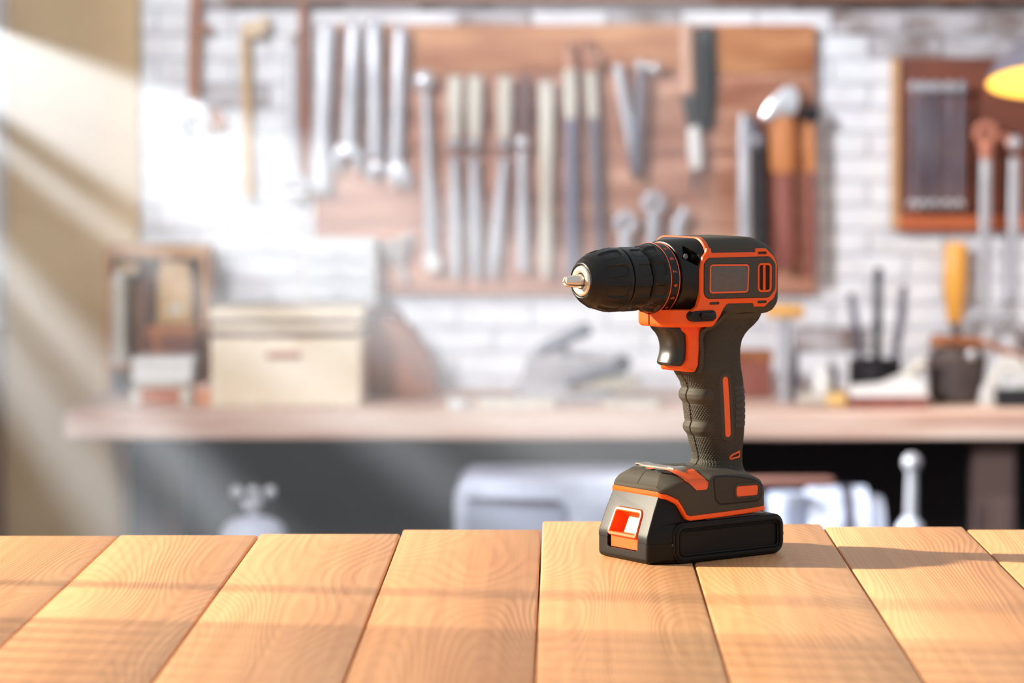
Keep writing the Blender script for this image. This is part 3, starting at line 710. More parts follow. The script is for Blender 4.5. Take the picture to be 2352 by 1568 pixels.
# ================================================================== background: tool wall and bench
M_st = mat('tool_steel', (196, 196, 202), rough=.42, metal=.35, col2=(168, 168, 176), scale=(30, 30, 12))
M_sd = mat('dark_tool_steel', (108, 106, 118), rough=.4, metal=.4, col2=(84, 82, 94), scale=(30, 30, 12))
M_blk = mat('black_iron', (34, 32, 38), rough=.5, metal=.2)
M_pale = mat('pale_handle', (214, 208, 196), rough=.55, col2=(196, 186, 172), scale=(30, 30, 8))
M_whp = mat('white_paint', (226, 224, 222), rough=.55)
M_chr = mat('bright_chrome', (236, 238, 244), rough=.22, metal=.6)
M_hw = mat('hammer_wood', (206, 138, 84), rough=.55, col2=(186, 112, 64), scale=(60, 60, 6))
M_hr = mat('red_brown_grip', (146, 84, 72), rough=.6, col2=(126, 70, 62), scale=(40, 40, 6))
M_bw = mat('brown_wood', (168, 104, 62), rough=.65, col2=(138, 80, 46), scale=(40, 40, 8))
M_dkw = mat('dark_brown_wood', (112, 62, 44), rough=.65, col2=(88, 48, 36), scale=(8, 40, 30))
M_yel = mat('tan_wood', (206, 168, 112), rough=.6, col2=(190, 148, 92), scale=(40, 40, 8))
M_bd = mat('board_wood', (210, 158, 132), rough=.7, col2=(158, 98, 74), scale=(5, 30, 26), detail=5, lo=.35, hi=.65, vary=.07)
M_bd2 = mat('board_wood_orange', (206, 148, 104), rough=.7, col2=(160, 94, 58), scale=(5, 30, 26), detail=5, lo=.35, hi=.65)
M_bd3 = mat('board_wood_dark', (128, 66, 42), rough=.7, col2=(98, 52, 40), scale=(6, 30, 26), detail=5, lo=.35, hi=.65)
M_ben = mat('bench_wood', (218, 192, 176), rough=.65, col2=(186, 146, 128), scale=(3, 24, 24), detail=5, lo=.4, hi=.65)
M_nvy = mat('under_bench_shade', (38, 28, 32), rough=.75)  # dark base colour stands in for the shade under the bench

def T(name, label, cat, px, py, y, group=None): return thing(name, label, cat, (wx(px, y), y, wz(py, y)), group)
def rod(p0, p1, y, prof, m, name, par, flat=1., seg=14):
    """turned piece from pixel p0 to p1; prof = (fraction, radius px)"""
    a = Vector((wx(p0[0], y), y, wz(p0[1], y))); b = Vector((wx(p1[0], y), y, wz(p1[1], y)))
    mb = MB().tube([a.lerp(b, t) for t, _ in prof], [ws(r, y) for _, r in prof], seg, flat)
    return mb.build(name, m, par, angle=40)
def pl(out, yf, yb, m, name, par, bev=2., r=0, angle=35):
    o = rpoly(out, r, 4) if r else out
    q = [(wx(a, yf), wz(b, yf)) for a, b in o]
    return MB().plate(q, yb, yf, ws(bev, yf) if bev else 0).build(name, m, par, angle=angle)
def bxp(x0, x1, y0, y1, yf, yb, m, name, par, bev=2.5):
    return MB().box(wx(x0, yf), wx(x1, yf), yf, yb, wz(y1, yf), wz(y0, yf), ws(bev, yf)).build(name, m, par)
def ball(px, py, y, r, m, name, par, sq=1.):
    R = ws(r, y); pr = [(-R*sq*math.cos(PI*k/10), max(1e-5, R*math.sin(PI*k/10))) for k in range(11)]
    return MB().lathe(pr, (wx(px, y), y, wz(py, y)), 18).build(name, m, par)
def torus(px, py, y, R, r, m, name, par, a0=0, a1=360, n=24):
    R, r = ws(R, y), ws(r, y); c = Vector((wx(px, y), y, wz(py, y))); rings = []
    for i in range(n+1):
        a = math.radians(a0+(a1-a0)*i/n); d = Vector((math.cos(a), 0, math.sin(a)))
        rings.append([tuple(c+d*(R+r*math.cos(q*PI/4))+Vector((0, r*.8*math.sin(q*PI/4), 0))) for q in range(8)])
    return MB().loft(rings, a1-a0 < 360, a1-a0 < 360).build(name, m, par)
def jaw(px, py, y, R, op, ang, m, name, par, th=9):
    """open-ended wrench jaw: C-shaped head, opening towards ang (degrees, image up = 90)"""
    out = []; g = math.degrees(math.asin(min(.9, op/R)))
    for k in range(19): a = math.radians(ang+g+(360-2*g)*k/18); out.append((px+R*math.cos(a), py-R*math.sin(a)))
    a = math.radians(ang); d = (math.cos(a), -math.sin(a)); n = (-d[1], d[0])
    for sgn in (1, -1):
        ks = (0,) ; out.append((px+n[0]*op*sgn*1.0-d[0]*R*.15, py+n[1]*op*sgn-d[1]*R*.15))
    # keep ring order: last two close the throat
    e = out[-3]; c1, c2 = out[-2], out[-1]
    if math.hypot(e[0]-c1[0], e[1]-c1[1]) > math.hypot(e[0]-c2[0], e[1]-c2[1]): out[-2], out[-1] = c2, c1
    return pl(out, y-ws(th, y), y+ws(th, y), m, name, par, 1.2)
def hook(board, px, py, yb):      # wire hook that the tool hangs by
    board = t
    MB().tube([(wx(px, yb), yb-.0005, wz(py, yb)), (wx(px, yb), yb-.040, wz(py, yb)), (wx(px, yb), yb-.044, wz(py, yb)+.008)], .003, 8).build('hanging_hook', M_sd, board)

YB = 4.972
# tool board of horizontal planks
board = T('tool_board', 'big red-brown plank board on the brick wall carrying many tools', 'board', 1290, 675, YB)
for (a, b, m) in ((56, 168, M_bd2), (170, 352, M_bd), (354, 520, M_bd), (522, 674, M_bd)):
    o = rpoly([(722, b), (1873, b), (1873, a), (722, a)], [2, 8 if b > 670 else 1, 12 if a < 60 else 1, 2], 4)
    pl(o, YB, BACK-.006, m, 'plank', board, 2)
pl([(700, 300), (728, 300), (728, 452), (700, 452)], YB+.004, BACK-.006, M_bd, 'batten', board, 1.5)
YT = YB-.036     # tools hang this far out
def H(px, py): hook(board, px, py, YB)

# --- tools hanging left of and on the board
t = T('open_wrench', 'large open jaw wrench with brown wooden handle left of the board', 'wrench', 445, 330, 4.965)
rod((450, -20), (444, 232), 4.965, [(0, 14), (.5, 15), (.95, 13), (1, 11)], M_bw, 'handle', t, .6); jaw(442, 272, 4.965, 40, 17, -75, M_st, 'jaw', t); bxp(458, 482, 58, 74, 4.955, 4.99, M_bw, 'peg', t)
rod((490, 250), (505, 300), 4.98, [(0, 9), (.5, 20), (.9, 20), (1, 12)], M_bw, 'jaw_shadow', t, .5)  # brown blob modelled in place of the jaw's round shadow
t = T('long_hatchet', 'slim tan-handled hatchet hanging left of the red-brown rod', 'hatchet', 570, 470, 4.965)
rod((562, 60), (572, 455), 4.965, [(0, 9), (.3, 10), (.7, 11), (.95, 12), (1, 8)], M_yel, 'handle', t, .7); pl([(556, 52), (592, 48), (612, 34), (618, 62), (596, 84), (558, 86)], 4.955, 4.98, mat('dull_tan_metal', (206, 176, 142), rough=.5), 'head', t, 2)
t = T('pry_rod', 'long red-brown rod hanging beside the pale wrenches', 'rod', 700, 452, 4.968)
rod((694, -20), (704, 450), 4.968, [(0, 10), (.4, 10), (.6, 14), (.9, 12), (1, 9)], mat('rust_rod', (150, 86, 54), rough=.6, col2=(170, 110, 76), scale=(30, 30, 8)), 'shaft', t, .7)
rod((706, 404), (712, 446), 4.968, [(0, 8), (.6, 14), (1, 9)], M_bw, 'claw', t, .5)
t = T('ring_wrench', 'slender pale wrench with round knob top beside the red-brown rod', 'wrench', 672, 460, 4.95)
ball(668, 76, 4.95, 14, M_whp, 'knob', t); rod((669, 90), (674, 400), 4.95, [(0, 7), (.3, 10), (1, 13)], M_st, 'shaft', t, .5); torus(678, 426, 4.95, 21, 9, M_st, 'ring_end', t)
wl_ = [(748, 55, 735, 400, 24, 15, 'widest pale flat wrench, beside the red-brown rod'), (812, 52, 800, 330, 20, 13, 'pale open jaw wrench, second in the row of four'),
       (857, 50, 860, 360, 19, 13, 'pale open jaw wrench, third in the row of four'), (918, 62, 908, 390, 17, 12, 'pale notched wrench nearest the round knob socket bar')]
for i, (x0, y0, x1, y1, w0, w1, lab) in enumerate(wl_):
    t = T('flat_wrench', lab, 'wrench', x1, y1+50, YT, 'row of four flat wrenches on the board'); H(x0, y0+8)
    rod((x0, y0), (x1, y1), YT, [(0, w0*.7), (.02, w0), (.4, w0*.9), (.75, w0*.95), (1, w0*1.05)], M_st, 'shaft', t, .4, 18)
    if i in (1, 2): jaw(x1+(-2 if i == 1 else 6), y1+34, YT, 36 if i == 1 else 25, 16 if i == 1 else 11, -95 if i == 1 else -70, M_st, 'jaw', t)
    elif i == 0: rod((x1, y1-10), (x1-2, y1+44), YT, [(0, 20), (.5, 26), (.9, 24), (1, 18)], M_st, 'jaw', t, .4)
    else: pl([(900, 372), (928, 372), (942, 400), (936, 436), (918, 412), (902, 436), (893, 400)], YT-.006, YT+.008, M_st, 'jaw', t, 2); ball(922, 246, YT-.004, 9, M_st, 'knurl_wheel', t)
t = T('socket_bar', 'long steel bar with a bright round knob at its top', 'wrench', 990, 620, YT); H(972, 170)
ball(972, 185, YT-.004, 26, M_chr, 'knob', t); rod((976, 205), (990, 590), YT, [(0, 9), (.4, 11), (1, 14)], M_st, 'shaft', t, .7); rod((986, 580), (998, 622), YT, [(0, 14), (.5, 22), (1, 15)], M_whp, 'tip', t, .7)
for x0, x1, yb, lab in ((1046, 1046, 640, 'pale-handled nut driver with swollen collar, next to the knob bar'), (1092, 1092, 640, 'pale-handled nut driver with the straight round shaft'), (1160, 1130, 636, 'pale-handled nut driver with its shaft slanting to one side')):
    t = T('nut_driver', lab, 'screwdriver', x1, yb, YT, 'nut drivers on the board'); H(x0, 182)
    rod((x0, 174), (x0-2, 318), YT, [(0, 12), (.05, 17), (.5, 18), (.9, 15), (1, 12)], M_pale, 'handle', t, .7); ball(x0-4, 332, YT, 19, M_st, 'collar', t, .6); ball(x0-4, 368, YT, 17, M_st, 'ferrule', t, .6)
    rod((x0-4, 376), (x1, yb), YT, [(0, 10), (.3, 13), (.8, 14), (1, 9)], M_st, 'shaft', t, .6)
t = T('hook_rod', 'dark-handled rod with a bright ball at mid height', 'rod', 1200, 625, YT); H(1204, 180)
rod((1206, 172), (1200, 312), YT, [(0, 8), (.5, 12), (1, 10)], mat('wine_handle', (108, 74, 76), rough=.5), 'handle', t, .7); ball(1198, 326, YT-.006, 17, M_chr, 'ball', t); rod((1198, 345), (1200, 622), YT, [(0, 10), (.5, 13), (1, 11)], M_st, 'shaft', t, .6)
t = T('flat_file', 'plain pale flat file without handle between the ball rod and the chisel', 'file', 1252, 640, YT); H(1256, 192)
rod((1256, 184), (1252, 638), YT, [(0, 12), (.03, 18), (.4, 15), (.9, 14), (1, 8)], M_pale, 'blade', t, .35)
t = T('wood_chisel', 'cream-handled chisel with a long blue-grey blade', 'chisel', 1312, 640, YT); H(1308, 112)
rod((1305, 96), (1309, 166), YT, [(0, 8), (.6, 9), (1, 14)], M_bd, 'hanging_loop', t, .6); rod((1309, 160), (1310, 272), YT, [(0, 15), (.5, 17), (1, 14)], M_pale, 'handle', t, .8); rod((1311, 270), (1314, 636), YT, [(0, 12), (.5, 14), (1, 12)], mat('blue_steel', (112, 114, 136), rough=.4, metal=.3), 'blade', t, .5)
t = T('hooked_scraper', 'tall dark scraper with a hooked top beside the cream chisel', 'scraper', 1376, 610, YT); H(1346, 100)
rod((1340, 90), (1352, 166), YT, [(0, 9), (1, 11)], M_bd, 'loop', t, .6); torus(1352, 140, YT, 20, 8, M_bd, 'hook', t, -90, 90); rod((1356, 166), (1362, 270), YT, [(0, 15), (1, 13)], M_pale, 'handle', t, .7); rod((1362, 268), (1378, 606), YT, [(0, 12), (.5, 11), (1, 8)], M_sd, 'blade', t, .5)
t = T('pliers', 'long steel pliers hanging open with crossed pointed jaws', 'pliers', 1462, 418, YT); H(1470, 160)
rod((1418, 148), (1462, 395), YT, [(0, 11), (.5, 13), (1, 12)], M_st, 'arm', t, .6); rod((1474, 152), (1458, 392), YT-.006, [(0, 11), (.5, 13), (1, 14)], M_sd, 'arm', t, .6)
ball(1470, 150, YT-.008, 14, M_chr, 'rivet', t); ball(1502, 156, YT-.006, 15, M_chr, 'rivet', t); rod((1460, 380), (1463, 418), YT-.002, [(0, 14), (.5, 11), (1, 2)], M_blk, 'tip', t, .6)
t = T('paint_scriber', 'hanging tool with wooden top, black ferrule and white barrel', 'screwdriver', 1598, 440, YT); H(1578, 66)
rod((1574, 56), (1580, 218), YT, [(0, 12), (.1, 15), (.9, 15), (1, 12)], mat('rosy_wood', (206, 160, 134), rough=.6), 'handle', t, .7); rod((1580, 216), (1592, 292), YT, [(0, 14), (.5, 16), (1, 13)], M_blk, 'ferrule', t, .7); rod((1592, 288), (1600, 388), YT, [(0, 13), (.5, 17), (.95, 15), (1, 11)], M_whp, 'barrel', t, .7); rod((1598, 386), (1592, 440), YT, [(0, 8), (1, 4)], M_blk, 'point', t, .6)
t = T('shadow_panel', 'flat black painted sheath hanging right of the white-barrelled tool', 'shadow', 1625, 305, YB-.012); H(1620, 70)  # black sheet and band built in place of the tool's cast shadow
pl([(1600, 62), (1640, 62), (1646, 180), (1640, 290), (1622, 306), (1606, 290), (1600, 180)], YB-.014, YB, mat('shadow_black', (14, 11, 12), rough=.8, spec=.1), 'shadow_sheet', t, 2); pl([(1602, 74), (1640, 74), (1640, 96), (1602, 96)], YB-.018, YB-.012, M_blk, 'strap', t, 1)
for x, y0, ro, lab in ((1436, 512, 24, 'short ring wrench under the open pliers'), (1500, 466, 24, 'short ring wrench between two others, hung highest'), (1556, 492, 18, 'short hooked wrench under the white-barrelled tool')):
    t = T('short_wrench', lab, 'wrench', x, 640, YT, 'three short wrenches low on the board'); H(x, y0)
    if x != 1556: torus(x, y0, YT, ro-5, 9, M_st, 'ring_end', t)
    else: rod((1576, 480), (1556, 512), YT, [(0, 12), (1, 15)], M_st, 'ring_end', t, .6)
    rod((x, y0+18), (x-2, 640), YT, [(0, 15), (.5, 14), (1, 14)], M_st, 'shaft', t, .5)
t = T('adjustable_wrench', 'dark adjustable wrench with a pale back edge beside the hammer', 'wrench', 1725, 610, YT); H(1712, 275)
rod((1708, 262), (1712, 612), YT, [(0, 9), (.1, 14), (.9, 15), (1, 10)], M_st, 'back_bar', t, .5); pl([(1716, 262), (1732, 270), (1742, 300), (1762, 318), (1752, 345), (1722, 344)], YT-.006, YT+.012, M_sd, 'head', t, 2); rod((1742, 340), (1752, 606), YT, [(0, 15), (.5, 17), (1, 16)], M_blk, 'handle', t, .6); ball(1738, 322, YT-.01, 12, M_st, 'knurl_wheel', t)
t = T('claw_hammer', 'hammer with silver head, wooden neck and red-brown grip', 'hammer', 1800, 615, YT-.006); H(1800, 255)
pl(rpoly([(1748, 268), (1768, 232), (1800, 200), (1824, 196), (1836, 222), (1830, 258), (1806, 270), (1790, 262), (1766, 280)], 6, 4), YT-.03, YT+.004, M_chr, 'head', t, 4); rod((1798, 264), (1800, 398), YT-.008, [(0, 24), (.1, 30), (.85, 32), (1, 27)], M_hw, 'neck', t, .8); rod((1800, 392), (1806, 612), YT-.008, [(0, 24), (.5, 27), (.95, 28), (1, 20)], M_hr, 'grip', t, .8)
t = T('mallet_handle', 'orange wooden handle hanging at the edge of the big board', 'mallet', 1862, 640, YT); H(1858, 290)
rod((1858, 282), (1860, 396), YT, [(0, 12), (.5, 16), (1, 14)], M_hw, 'neck', t, .8); rod((1860, 394), (1862, 636), YT, [(0, 13), (.5, 16), (1, 13)], M_hr, 'grip', t, .8); rod((1838, 262), (1880, 262), YT, [(0, 16), (.5, 20), (1, 16)], M_blk, 'head', t, .8)

# --- second board
board2 = T('wrench_board', 'dark brown wooden board with five matching wrenches', 'board', 2200, 530, YB)
pl([(2052, 530), (2440, 530), (2440, 132), (2052, 132)], YB+.002, BACK-.006, M_bd3, 'panel', board2, 2)
pl([(2050, 134), (2066, 134), (2066, 528), (2050, 528)], YB-.006, BACK-.006, mat('pale_edge_wood', (206, 160, 116), rough=.7), 'edge_strip', board2, 1.5); pl([(2066, 494), (2440, 494), (2440, 530), (2066, 530)], YB-.006, BACK-.006, mat('orange_edge_wood', (186, 96, 52), rough=.7, col2=(160, 78, 42), scale=(8, 30, 30)), 'ledge', board2, 1.5)
five = ('grey combination wrench beside the pale edge strip of the dark board', 'grey combination wrench, second of five from the pale edge strip', 'grey combination wrench in the middle of the five on the dark board', 'grey combination wrench, second of five from the copper ring wrench', 'grey combination wrench of the five nearest the copper ring wrench')
for k, x in enumerate((2100, 2124, 2150, 2180, 2208)):
    t = T('combination_wrench', five[k], 'wrench', x, 482, YT, 'five wrenches on the dark board'); hook(board2, x, 200, YB)
    ball(x, 200, YT-.002, 12.5, M_st, 'ring_end', t, 1.15); rod((x, 212), (x-4, 466), YT, [(0, 7), (.4, 9), (1, 8)], M_sd, 'shaft', t, .6); jaw(x-4, 470, YT, 12, 5, -90, M_st, 'jaw', t, 6)
for (x, y0, y1, xj, yj, lab) in ((2264, 306, 700, 2252, 738, 'long wrench with a copper ring end over the dark board'), (2330, 322, 686, 2312, 736, 'long wrench with a plain grey head beside the lamp')):
    YL = YT-.012 if x < 2300 else YT-.030
    t = T('long_wrench', lab, 'wrench', xj, yj+50, YL, 'two long wrenches at the dark board'); hook(board2, x, y0, YB)
    if x < 2300: torus(x, y0, YL, 20, 10, mat('copper_ring', (190, 122, 100), rough=.5, metal=.2), 'ring_end', t); rod((x, y0+18), (x, y0+60), YL, [(0, 12), (.4, 19), (1, 11)], MATS['copper_ring'], 'neck', t, .6)
    else: rod((x-26, y0-12), (x, y0+18), YL, [(0, 9), (1, 12)], MATS['copper_ring'], 'spur', t, .6); ball(x, y0+6, YL, 17, M_st, 'ring_end', t)
    rod((x, y0+40), (x-4, y1), YL, [(0, 12), (.5, 14), (1, 14)], M_st, 'shaft', t, .5); jaw(xj, yj, YL, 33, 18, -80, M_st, 'jaw', t, 6)
t = T('hand_chisel', 'chisel with a fat yellow-orange handle hanging above the bench', 'chisel', 2200, 792, 4.94)
rod((2196, 556), (2192, 742), 4.94, [(0, 20), (.06, 27), (.5, 28), (.9, 20), (1, 14)], mat('amber_handle', (236, 172, 74), rough=.4, col2=(226, 152, 60), scale=(30, 30, 6)), 'handle', t, .8); rod((2192, 740), (2206, 792), 4.94, [(0, 11), (1, 9)], M_blk, 'blade', t, .6); MB().tube([(wx(2196, 4.94), BACK-.004, wz(572, 4.94)), (wx(2196, 4.94), 4.93, wz(572, 4.94))], .003, 8).build('nail', M_sd, t)
# lamp with a yellow inside
ly = 4.55
lampo = T('pendant_lamp', 'grey pendant lamp with a yellow inner shade at the dark board', 'lamp', 2420, 190, ly)
cx, cz, R = wx(2420, ly), wz(186, ly), ws(154, ly); Rm = Matrix.Rotation(math.radians(-14), 4, 'X')
def lamp_part(prof, name, m, caps=(False, False)):
    mb = MB().lathe(prof, (0, 0, 0), 48, 'z', False)
    mb.v = [tuple(Rm @ Vector(p)+Vector((cx, ly, cz))) for p in mb.v]; return mb.build(name, m, lampo, angle=40)
lamp_part([(0, R), (.004, R*1.0), (.03, R*.86), (.07, R*.45), (.085, R*.22), (.12, R*.2), (.125, .004)], 'shade', mat('lamp_grey', (120, 114, 124), rough=.5))
lamp_part([(-.002, R*1.0), (-.001, R*.97), (.026, R*.83), (.064, R*.42), (.078, .003)], 'inner_shade', mat('lamp_yellow', (250, 216, 120), rough=.5))
lamp_part([(.016, .002), (.02, .016), (.035, .024), (.055, .016), (.075, .012)], 'bulb', mat('bulb_glass', (250, 236, 190), rough=.3))
MB().tube([(cx, ly, cz+.11), (cx, ly-.005, cz+.55)], .003, 8).build('cord', M_blk, lampo)
ll = lamp('lamp_glow', 'POINT', (cx, ly-.01, cz-.012), (cx, ly, 0), .9, (1.0, .72, .38), shadow_soft_size=.02); ll.parent = None

# --- workbench
BZ = wz(948, 4.55)
bench = thing('workbench', 'long pinkish wooden workbench under the tool wall with dark space below', 'workbench', (0, 4.75, 0))
MB().box(wx(146, 4.55), 1.15, 4.55, BACK-.007, BZ-ws(62, 4.55), BZ, .003).build('worktop', M_ben, bench)
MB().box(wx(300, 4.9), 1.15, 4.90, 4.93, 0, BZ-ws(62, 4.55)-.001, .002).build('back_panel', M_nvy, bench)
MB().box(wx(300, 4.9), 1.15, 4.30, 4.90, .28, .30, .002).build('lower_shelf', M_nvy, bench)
for px in (2285, 330):
    x = wx(px, 4.60); MB().box(x-.034, x+.034, 4.6 if px > 500 else 4.84, 4.66 if px > 500 else 4.9, 0, BZ-ws(62, 4.55)-.001, .003).build('leg', mat('leg_wood', (96, 74, 68), rough=.7, col2=(72, 54, 52), scale=(40, 40, 5)), bench)
def on_bench(y): return VY+(CAMZ-BZ)*FPX/y       # pixel row of the bench top at depth y
# left group
y = 4.86; fb = on_bench(y)
M_rack = mat('golden_rack_wood', (196, 148, 98), rough=.65, col2=(170, 118, 70), scale=(40, 40, 8))
t = T('shelf_rack', 'brown open wooden rack standing at the back of the bench', 'rack', 350, fb, y)
for a in ((238, 252), (462, 476)): bxp(a[0], a[1], 566, fb, y, y+.1, M_rack, 'side_panel', t, 1.5)
for a in ((566, 592), (838, 850)): bxp(252, 462, a[0], a[1], y, y+.1, M_rack, 'shelf', t, 1.5)
bxp(252, 462, 592, 838, y+.09, y+.1, M_rack, 'back', t, 1); bxp(320, 350, 640, 838, y+.03, y+.09, M_dkw, 'divider', t, 1)
yy = y+.02
t = T('spray_can', 'tall pale cylinder bottle on the brown rack', 'bottle', 272, 838, yy)
rod((272, 838), (272, 640), yy, [(0, 27), (.1, 28), (.2, 20), (.85, 18), (.95, 22), (1, 16)], M_pale, 'body', t); rod((272, 646), (272, 622), yy, [(0, 11), (1, 9)], M_whp, 'cap', t)
t = T('carton', 'tan cardboard carton with a flap on the brown rack', 'carton', 400, 838, yy); bxp(362, 440, 640, 838, yy, yy+.06, M_yel, 'box', t, 2); pl([(362, 640), (440, 640), (430, 604), (372, 600)], yy-.002, yy+.004, M_yel, 'flap', t, 1); bxp(384, 420, 700, 720, yy-.002, yy, M_pale, 'paper_tag', t, .5)
t = T('cream_tray', 'cream wooden tray tucked under the rack top', 'tray', 300, 640, yy); bxp(262, 318, 606, 622, yy, yy+.05, M_yel, 'rim', t, 1.5); bxp(266, 314, 622, 632, yy+.002, yy+.048, M_pale, 'base', t, 1.5)
y = 4.74; fb = on_bench(y)
t = T('brown_crate', 'small dark brown crate behind the white box', 'crate', 392, fb, y); bxp(338, 446, 760, fb, y, y+.09, M_dkw, 'body', t, 2); bxp(334, 450, 752, 772, y-.004, y+.094, M_bw, 'rim', t, 2); bxp(352, 366, 772, fb, y-.003, y, M_bw, 'batten', t, 1)
y = 4.66; fb = on_bench(y)
t = T('brick_box', 'reddish box with a pale frame on the bench end', 'box', 370, fb, y)
bxp(306, 432, 884, fb, y, y+.09, mat('terracotta', (176, 112, 84), rough=.7), 'body', t, 2)
for a in ((300, 322, 880, fb), (414, 438, 880, fb), (300, 438, 876, 890)): bxp(a[0], a[1], a[2], a[3], y-.004, y+.092, M_pale, 'frame_bar', t, 1.5)
t = T('white_box', 'flat white lidded box lying on the reddish framed box', 'box', 372, 876, y); bxp(304, 440, 842, 876, y-.002, y+.09, M_whp, 'base', t, 2); bxp(302, 443, 822, 843, y-.004, y+.092, M_whp, 'lid', t, 2)
t = T('small_tray', 'small orange-brown open box beside the reddish framed box', 'box', 478, fb, y); bxp(446, 514, 890, fb, y, y+.08, mat('peach_wood', (206, 142, 104), rough=.7), 'body', t, 2); bxp(442, 518, 884, 896, y-.004, y+.084, mat('pink_rim', (214, 176, 160), rough=.7), 'rim', t, 2)
y = 4.64; fb = on_bench(y)
M_crm = mat('cream_chest', (226, 210, 186), rough=.6, col2=(216, 196, 168), scale=(20, 20, 20))
t = T('tool_chest', 'large cream wooden tool chest with two slots and a handle', 'chest', 655, fb, y)
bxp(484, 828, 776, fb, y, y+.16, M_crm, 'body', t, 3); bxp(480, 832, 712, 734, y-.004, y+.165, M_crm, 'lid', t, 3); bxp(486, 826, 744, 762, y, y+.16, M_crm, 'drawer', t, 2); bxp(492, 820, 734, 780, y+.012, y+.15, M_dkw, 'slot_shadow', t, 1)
bxp(612, 690, 808, 824, y-.006, y+.002, M_bw, 'handle', t, 2)
for x in (500, 560, 620, 700, 760, 810): bxp(x-6, x+6, fb-8, fb, y-.003, y, M_pale, 'foot', t, 1)
y = 4.8; fb = on_bench(y)
t = T('leather_bag', 'slumped brown leather tool bag behind the cream chest', 'bag', 905, fb, y)
pl(rpoly([(812, fb), (1010, fb), (990, 830), (940, 752), (880, 728), (826, 760)], 18, 5), y, y+.1, mat('brown_leather', (150, 92, 62), rough=.6, col2=(120, 70, 50), scale=(14, 14, 14)), 'body', t, 12); torus(890, 742, y+.05, 36, 7, M_dkw, 'handle', t, 10, 170)
# pale wall cabinet and bottle behind
y = 4.90
t = T('parts_cabinet', 'pale grey small-parts cabinet fixed to the wall behind the chest', 'cabinet', 775, 702, y)
bxp(692, 862, 546, 702, y, YB-.001, mat('pale_cabinet', (216, 214, 212), rough=.6), 'body', t, 3)
for k in range(3): bxp(704, 850, 560+k*46, 598+k*46, y-.008, y, mat('pale_drawer', (206, 206, 212), rough=.5), 'drawer', t, 2); bxp(760, 794, 576+k*46, 584+k*46, y-.014, y-.008, M_st, 'pull', t, 1)
t = T('funnel', 'pale metal funnel hanging beside the parts cabinet', 'funnel', 915, 650, 4.955)
rod((905, 548), (930, 650), 4.955, [(0, 42), (.03, 44), (.55, 16), (.6, 9), (1, 7)], mat('dull_tin', (200, 194, 190), rough=.5, metal=.2), 'cone', t); torus(936, 552, 4.955, 12, 4, M_st, 'handle', t)
# centre group: vise and boards
y = 4.70; fb = on_bench(y)
M_vg = mat('vise_grey', (178, 172, 176), rough=.5, col2=(150, 144, 148), scale=(20, 20, 20))
t = T('bench_vise', 'grey metal bench vise with a raised dark lever bar', 'vise', 1300, fb, y)
pl(rpoly([(1165, fb), (1420, fb), (1400, 890), (1190, 888)], 8, 4), y, y+.12, M_vg, 'base', t, 4); pl(rpoly([(1200, 892), (1205, 838), (1250, 812), (1340, 822), (1420, 836), (1424, 862), (1330, 892)], 8, 4), y+.01, y+.11, M_vg, 'body', t, 4)
rod((1236, 806), (1356, 752), y+.02, [(0, 12), (.6, 15), (.85, 19), (1, 14)], M_sd, 'lever', t, .8); rod((1294, 790), (1300, 830), y+.02, [(0, 9), (1, 9)], M_sd, 'post', t); rod((1300, 880), (1424, 836), y-.02, [(0, 10), (1, 14)], M_sd, 'screw', t); ball(1428, 836, y-.02, 22, M_blk, 'knob', t); bxp(1300, 1470, 868, 896, y-.012, y+.02, mat('khaki_jaw', (176, 164, 146), rough=.6), 'jaw_block', t, 2)
y = 4.60; fb = on_bench(y)
for a, lab in (((1096, 1274, 918), 'pale offcut board lying in front of the vise'), ((1384, 1512, 922), 'pale offcut board lying behind the drill')):
    t = T('offcut_board', lab, 'board', (a[0]+a[1])/2, fb, y, 'offcuts on the bench'); bxp(a[0], a[1], a[2], fb, y, y+.07, M_pale, 'slab', t, 2); bxp(a[0]+4, a[0]+10, a[2]+4, fb-4, y-.001, y, M_yel, 'end_mark', t, .4)
t = T('white_cup', 'small white cup at the bench edge near the offcut board', 'cup', 1050, fb, 4.58); rod((1050, on_bench(4.58)), (1050, 918), 4.58, [(0, 18), (.1, 20), (.9, 25), (1, 24)], M_whp, 'cup_body', t); torus(1080, 938, 4.58, 10, 4, M_whp, 'handle', t, -90, 90)
# right group
y = 4.72; fb = on_bench(y)
t = T('standing_mallet', 'mallet standing on its steel shaft with an amber head', 'mallet', 1803, fb, y)
rod((1758, 714), (1846, 716), y, [(0, 13), (.1, 17), (.9, 17), (1, 12)], mat('amber_head', (226, 170, 98), rough=.5), 'head', t); rod((1801, 730), (1800, fb), y, [(0, 13), (1, 13)], M_st, 'shaft', t); rod((1826, 806), (1826, fb), y+.01, [(0, 9), (1, 10)], M_sd, 'side_rod', t)
t = T('red_brown_box', 'red-brown wooden box standing behind the drill grip', 'box', 1735, fb, 4.8); bxp(1660, 1772, 826, on_bench(4.8), 4.8, 4.9, M_hr, 'body', t, 3); bxp(1656, 1776, 812, 830, 4.796, 4.904, M_bw, 'lid', t, 2)
y = 4.66; fb = on_bench(y)
t = T('sponge', 'yellow and cream sponge block lying under the glue bottle', 'sponge', 1892, fb, y); bxp(1838, 1900, 908, fb, y-.02, y+.06, M_pale, 'cream_half', t, 3); bxp(1898, 1946, 908, fb, y-.02, y+.06, mat('sponge_yellow', (240, 200, 128), rough=.8), 'yellow_half', t, 3)
t = T('glue_bottle', 'white glue bottle with pointed nozzle standing on the sponge', 'bottle', 1888, 908, y+.02); rod((1888, 908), (1890, 826), y+.02, [(0, 20), (.05, 22), (.6, 21), (.75, 10), (1, 5)], M_whp, 'body', t); rod((1908, 900), (1912, 838), y+.04, [(0, 12), (.6, 15), (1, 8)], M_sd, 'cap', t)
y = 4.76; fb = on_bench(y)
